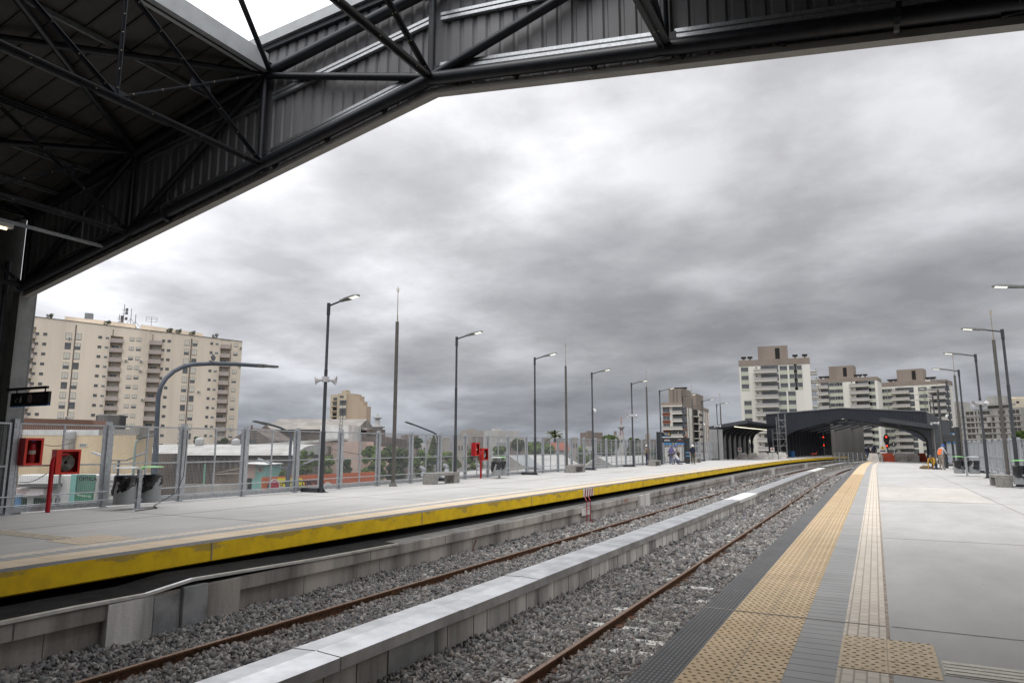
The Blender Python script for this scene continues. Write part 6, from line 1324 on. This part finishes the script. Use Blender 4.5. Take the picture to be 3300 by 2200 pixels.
# ============================================================ PEOPLE
SKIN=M('skin',(.34,.19,.13),.6,0,.08,10)
CL={'tan':(.25,.20,.15),'navy':(.012,.016,.035),'darkblue':(.03,.035,.09),'olive':(.06,.058,.035),'purple':(.11,.09,.22),'greyblue':(.15,.16,.24),'white':(.55,.54,.56),'grey':(.42,.42,.43),'camo':(.26,.23,.19),'mustard':(.42,.24,.03),'black':(.015,.015,.018),'jeans':(.04,.055,.10),'taupe':(.30,.26,.23),'brown':(.06,.045,.03)}
def cloth(n): return M('cloth_'+n,CL[n],.85,0,.12,9,bump=.3,bscale=18)
def person(label,loc,rz,pose,top,legs,cap=None,hair=(.02,.015,.012),sleeve='long',vest=False,shoes='black',h=1.74,bag=False,belt=False):
    t=thing('person',label,'person',loc,rz); k=h/1.74
    J={'pel':(0,0,.95),'wst':(0,.0,1.10),'che':(0,.0,1.32),'nek':(0,.0,1.49),'jaw':(0,.035,1.57),'hed':(0,.02,1.64),'crn':(0,.0,1.71)}
    for s,n in ((-1,'l'),(1,'r')):
        J['sh'+n]=(s*.18,0,1.43); J['el'+n]=(s*.25,-.03,1.14); J['wr'+n]=(s*.25,.07,.90); J['hp'+n]=(s*.09,0,.90); J['kn'+n]=(s*.11,.03,.50); J['an'+n]=(s*.12,0,.09); J['to'+n]=(s*.14,.17,.035)
    upper=['wst','che','nek','jaw','hed','crn','shl','shr','ell','elr','wrl','wrr']
    def rot(names,c,a,ax=0):
        ca,sa=math.cos(a),math.sin(a)
        for n in names:
            x,y,z=J[n]; y-=c[1]; z-=c[2]; J[n]=(x,c[1]+y*ca+z*sa,c[2]-y*sa+z*ca)
    if pose=='look': rot(['jaw','hed','crn'],J['nek'],.35)
    if pose=='hip': J['wrl']=(-.16,.16,.98); J['ell']=(-.30,-.06,1.16)
    if pose=='bend': 
        rot(upper,J['pel'],.55); J['ell']=(-.22,.42,1.02); J['wrl']=(-.12,.58,.84); J['elr']=(.24,.42,1.02); J['wrr']=(.14,.60,.86); rot(['jaw','hed','crn'],J['nek'],.35)
    if pose=='lean': rot(upper,J['pel'],.25); J['elr']=(.24,.25,1.10); J['wrr']=(.16,.50,1.04); J['wrl']=(-.2,.40,.98); rot(['jaw','hed','crn'],J['nek'],.4)
    if pose=='walk': J['knl']=(-.1,.16,.52); J['anl']=(-.1,.20,.10); J['tol']=(-.1,.38,.04); J['knr']=(.1,-.02,.5); J['anr']=(.1,-.16,.11); J['tor']=(.1,.0,.035)
    if pose=='kneel':
        dz=.52
        for n in J: x,y,z=J[n]; J[n]=(x,y,z-dz)
        J['knl']=(-.15,.42,.46); J['anl']=(-.14,.34,.09); J['tol']=(-.14,.52,.035); J['knr']=(.14,.22,.06); J['anr']=(.14,-.18,.07); J['tor']=(.14,-.34,.04)
        rot(upper,J['pel'],.70); J['ell']=(-.22,.50,.52); J['wrl']=(-.12,.62,.30); J['elr']=(.22,.48,.50); J['wrr']=(.12,.66,.28)
    if pose=='crawl':
        dz=.50
        for n in J: x,y,z=J[n]; J[n]=(x,y,z-dz)
        J['knl']=(-.14,.10,.06); J['anl']=(-.14,-.32,.07); J['tol']=(-.14,-.48,.04); J['knr']=(.14,.10,.06); J['anr']=(.14,-.32,.07); J['tor']=(.14,-.48,.04)
        rot(upper,J['pel'],.85); J['ell']=(-.22,.52,.45); J['wrl']=(-.18,.60,.16); J['elr']=(.22,.50,.45); J['wrr']=(.16,.58,.14)
    V=[];R=[];E=[];T=[];idx={}
    RAD={'pel':(.15,.11),'wst':(.135,.10),'che':(.16,.11),'nek':(.055,.055),'jaw':(.062,.07),'hed':(.078,.092),'crn':(.06,.07),'sh':(.065,.065),'el':(.043,.043),'wr':(.028,.024),'hp':(.095,.095),'kn':(.062,.062),'an':(.042,.042),'to':(.038,.028)}
    def add(n,p,r): idx[n]=len(V); V.append(p); R.append(r)
    for n,p in J.items():
        if n=='pel': add(n,p,RAD[n])
    for n,p in J.items():
        if n!='pel': add(n,p,RAD.get(n) or RAD[n[:2]])
    def ed(a,b_,m): E.append((idx[a],idx[b_])); T.append(m)
    ed('pel','wst',1); ed('wst','che',1); ed('che','nek',1); ed('nek','jaw',0); ed('jaw','hed',0); ed('hed','crn',0)
    add('nose',tuple(np.array(J['hed'])*.75+np.array(J['jaw'])*.25+np.array(_fwd(J))*.095),(.012,.014)); ed('hed','nose',0)
    sl_=1 if sleeve=='long' else 0
    for n in 'lr':
        ed('che','sh'+n,1); ed('sh'+n,'el'+n,1); ed('el'+n,'wr'+n,sl_); ed('pel','hp'+n,2); ed('hp'+n,'kn'+n,2); ed('kn'+n,'an'+n,2); ed('an'+n,'to'+n,3)
        w_=Vector(J['wr'+n]); d=(w_-Vector(J['el'+n])).normalized(); sx=-1 if n=='l' else 1; sd=Vector((0,1,0))-d*d.y; sd=sd.normalized() if sd.length>.1 else Vector((1,0,0)); inn=d.cross(sd).normalized()*(1 if n=='l' else -1)
        add('pa'+n,tuple(w_+d*.07),(.036,.018)); ed('wr'+n,'pa'+n,0)
        for j,(o_,ln) in enumerate(((-.030,.055),(-.010,.070),(.010,.075),(.030,.066))):
            a=w_+d*.10+sd*o_; b1=a+d*ln*.55+inn*.008; b2=b1+d*ln*.4+inn*.022
            add('f%d'%j+n,tuple(a),(.0105,.0105)); ed('pa'+n,'f%d'%j+n,0); add('g%d'%j+n,tuple(b1),(.009,.009)); ed('f%d'%j+n,'g%d'%j+n,0); add('h%d'%j+n,tuple(b2),(.008,.008)); ed('g%d'%j+n,'h%d'%j+n,0)
        a=w_+d*.045+sd*.036; add('t'+n,tuple(a),(.012,.012)); ed('pa'+n,'t'+n,0); add('u'+n,tuple(a+d*.045+sd*.022+inn*.01),(.0095,.0095)); ed('t'+n,'u'+n,0)
    me=bpy.data.meshes.new('sk'); me.from_pydata([tuple(c*k for c in v) for v in V],E,[]); ob=bpy.data.objects.new('sk',me); COL.objects.link(ob)
    md=ob.modifiers.new('s','SKIN'); sd_=me.skin_vertices[0] if me.skin_vertices else None
    if not me.skin_vertices:
        bpy.context.view_layer.objects.active=ob; ob.modifiers.clear(); bpy.ops.object.select_all(action='DESELECT'); ob.select_set(True); bpy.ops.object.modifier_add(type='SKIN')
    for i,v in enumerate(me.skin_vertices[0].data): fz=1.0 if R[i][0]<.037 else 1.28; v.radius=(R[i][0]*k*fz,R[i][1]*k*fz); v.use_root=(i==0)
    sb=ob.modifiers.new('ss','SUBSURF'); sb.levels=1; sb.render_levels=1
    dg=bpy.context.evaluated_depsgraph_get(); dg.update(); m2_=bpy.data.meshes.new_from_object(ob.evaluated_get(dg)); bpy.data.objects.remove(ob)
    Vn=np.array(V)*k; A_=Vn[[e_[0] for e_ in E]]; B_=Vn[[e_[1] for e_ in E]]; D_=B_-A_; LL=(D_**2).sum(1)
    rad=np.array([max(R[e_[0]][0],R[e_[1]][0]) for e_ in E])*k
    m2_.materials.clear()
    for q in (SKIN,cloth(top),cloth(legs),cloth(shoes)): m2_.materials.append(q)
    for p_ in m2_.polygons:
        c=np.array(p_.center); tt=np.clip(((c-A_)*D_).sum(1)/LL,0,1); dist=np.linalg.norm(c-(A_+D_*tt[:,None]),axis=1)/rad; p_.material_index=T[int(dist.argmin())]; p_.use_smooth=True
    b_=bpy.data.objects.new('body',m2_); COL.objects.link(b_); b_.parent=t; m2_.name='body'
    hc=Vector(J['hed'])*k; up_=(Vector(J['crn'])-Vector(J['jaw'])).normalized(); fw_=Vector(_fwd(J)); xx=up_.cross(fw_)*-1
    mh=Matrix([[xx[i],fw_[i],up_[i],hc[i]] for i in range(3)]+[[0,0,0,1]])
    if cap:
        B=MB(); B.lathe((0,0,0),[(.135,.02),(.138,.035),(.122,.05),(.118,.09),(.095,.135),(.05,.162),(.008,.168)],16); B.box(-.07,.07,.10,.18,.02,.035)
        o=B.build('safety_helmet',M('helmet_'+cap,{'white':(.75,.75,.75),'blue':(.03,.10,.42),'yellow':(.60,.50,.03)}[cap],.35,0,0),t,True); o.matrix_local=mh
    else:
        B=MB(); B.lathe((0,-.012,0),[(.088,-.06),(.096,0),(.094,.05),(.07,.095),(.02,.112)],14); o=B.build('hair',M('hair_dark',hair,.7,0,.2,40),t,True); o.matrix_local=mh@Matrix.Translation((0,-.018,.012))
    B=MB()
    for s in (-1,1): B.lathe((s*.031,.083,.0),[(.010,-.006),(.012,.0),(.010,.006)],6)
    B.box(-.024,.024,.078,.089,-.062,-.056); o=B.build('eyes_and_mouth',M('eye_dark',(.04,.02,.018),.4,0,0),t); o.matrix_local=mh
    for s in (-1,1): B=MB(); B.lathe((s*.083,0,-.01),[(.010,-.03),(.018,0),(.012,.03)],6); o=B.build('ear',SKIN,t,True); o.matrix_local=mh
    if belt:
        c=Vector(J['pel'])*k; B=MB(); B.lathe((c.x,c.y,c.z),[(.185,-.03),(.19,0),(.185,.04)],16); B.cbox((c.x-.19,c.y-.03,c.z-.10),.09,.14,.2); B.cbox((c.x+.19,c.y-.03,c.z-.10),.09,.14,.2); B.build('tool_belt',cloth('brown'),t,True)
    if vest or bag:
        a=Vector(J['shr'])*k; c=Vector(J['pel'])*k; B=MB(); 
        if vest: bk=Vector((0,-.125,0)); B.beam(Vector(J['nek'])*k+bk*.8-Vector((0,0,.04)),c+bk*1.05+Vector((0,0,.08)),.30,.03,up=(0,-1,0)); B.build('orange_vest',M('vest_orange',(.80,.17,.04),.7,0,0),t)
        else: bk=Vector((0,-.20,0)); B.beam(Vector(J['che'])*k+bk+Vector((0,0,.14)),Vector(J['wst'])*k+bk,.30,.18,up=(0,-1,0)); B.build('backpack',cloth('navy'),t)
    return t
def _fwd(J):
    u_=(Vector(J['crn'])-Vector(J['jaw'])).normalized(); x=Vector((1,0,0)); f=u_.cross(x).normalized(); return f if (f.y>0 or u_.z<.3) else -f
fd=lambda a: math.radians(a)
person('man in white helmet, tan shirt and dark blue trousers standing behind a concrete bench',(-17.9,59.9,0),fd(60),'look','tan','darkblue','white',sleeve='long',h=1.76)
person('worker in purple-blue shirt bending over, seen from behind, with a tool belt',(-16.95,64.1,0),fd(-20),'lean','purple','greyblue',None,hair=(.10,.11,.16),h=1.72,belt=True)
person('worker in blue helmet and taupe shirt leaning over the kneeling man',(-16.75,66.2,0),fd(100),'lean','taupe','brown','blue',h=1.80,belt=True)
person('worker in a white shirt kneeling on the left platform',(-16.35,64.6,0),fd(75),'kneel','white','greyblue',None,sleeve='short')
person('man in white helmet, navy polo shirt and olive trousers standing alone on the left platform',(-15.4,66.2,0),fd(-140),'look','navy','olive','white',sleeve='short',h=1.78)
person('worker in blue helmet, grey shirt and orange vest standing by the right sign frame',(4.12,58.2,0),fd(-50),'lean','grey','camo','blue',sleeve='short',vest=True,h=1.80)
person('worker in a mustard jacket kneeling on the right platform beside the standing worker',(3.75,58.9,0),fd(150),'crawl','mustard','jeans',None)
p=PZ(2797,1485.6); person('man in dark jacket and jeans with a backpack looking down at the platform edge',(p[0],p[1],0),fd(-75),'lean','black','jeans',None,bag=True,h=1.78)
p=PZ(2819,1484); person('man in dark blue shirt seen from behind standing beyond the white barrier',(p[0],p[1]+.7,0),fd(10),'stand','navy','black',None,h=1.80,sleeve='short')
p=PZ(2985,1510); B=MB(); B.lathe((0,0,0),[(.22,0),(.30,.05),(.27,.16),(.12,.24),(.03,.25)],12,mx=Matrix.Scale(1.5,3,Vector((1,0,0)))); bg_=B.build('tool_bag',M('bag_brown',(.16,.11,.065),.9,0,.2,20),None,True,loc=(p[0],p[1],0)); B=MB(); B.tube([(-.25,0,.18),(-.1,0,.38),(.15,0,.36),(.25,0,.18)],.015,6); B.build('handle',cloth('black'),bg_,True); tag(bg_,'brown tool bag lying on the right platform floor left of the workers','bag')
# a white paper scrap between the tracks
p=PZ(2455,1661,-1.12); B=MB(); B.cbox((0,0,0),.16,.10,.03,0,.5); tag(B.build('paper_scrap',WHT,None,loc=(p[0],p[1],-1.09)),'small white scrap lying on the ballast between wall and rail','litter')
# drains, fixings and wear on the platforms
for lb,x,y in (('square metal drain cover in the right platform floor near the guide strip',2.2,10.4),('square metal drain cover in the right platform floor further along',2.2,20.5)):
    pass
B=MB()
rz_=random.Random(12)
for k in range(60):
    x=rz_.uniform(.3,5.0); y=rz_.uniform(5.5,40); r_=rz_.uniform(.004,.012); n=6; o_=len(B.v)
    B.add([(x+r_*math.cos(t)*rz_.uniform(.7,1.4),y+r_*math.sin(t)*1.3,.0055) for t in [i*math.pi/3 for i in range(n)]],[tuple(range(n))])
struct(tag(B.build('platform_specks',M('speck_dark',(.13,.12,.11),.9,0,0),normals=False),kind='structure'))
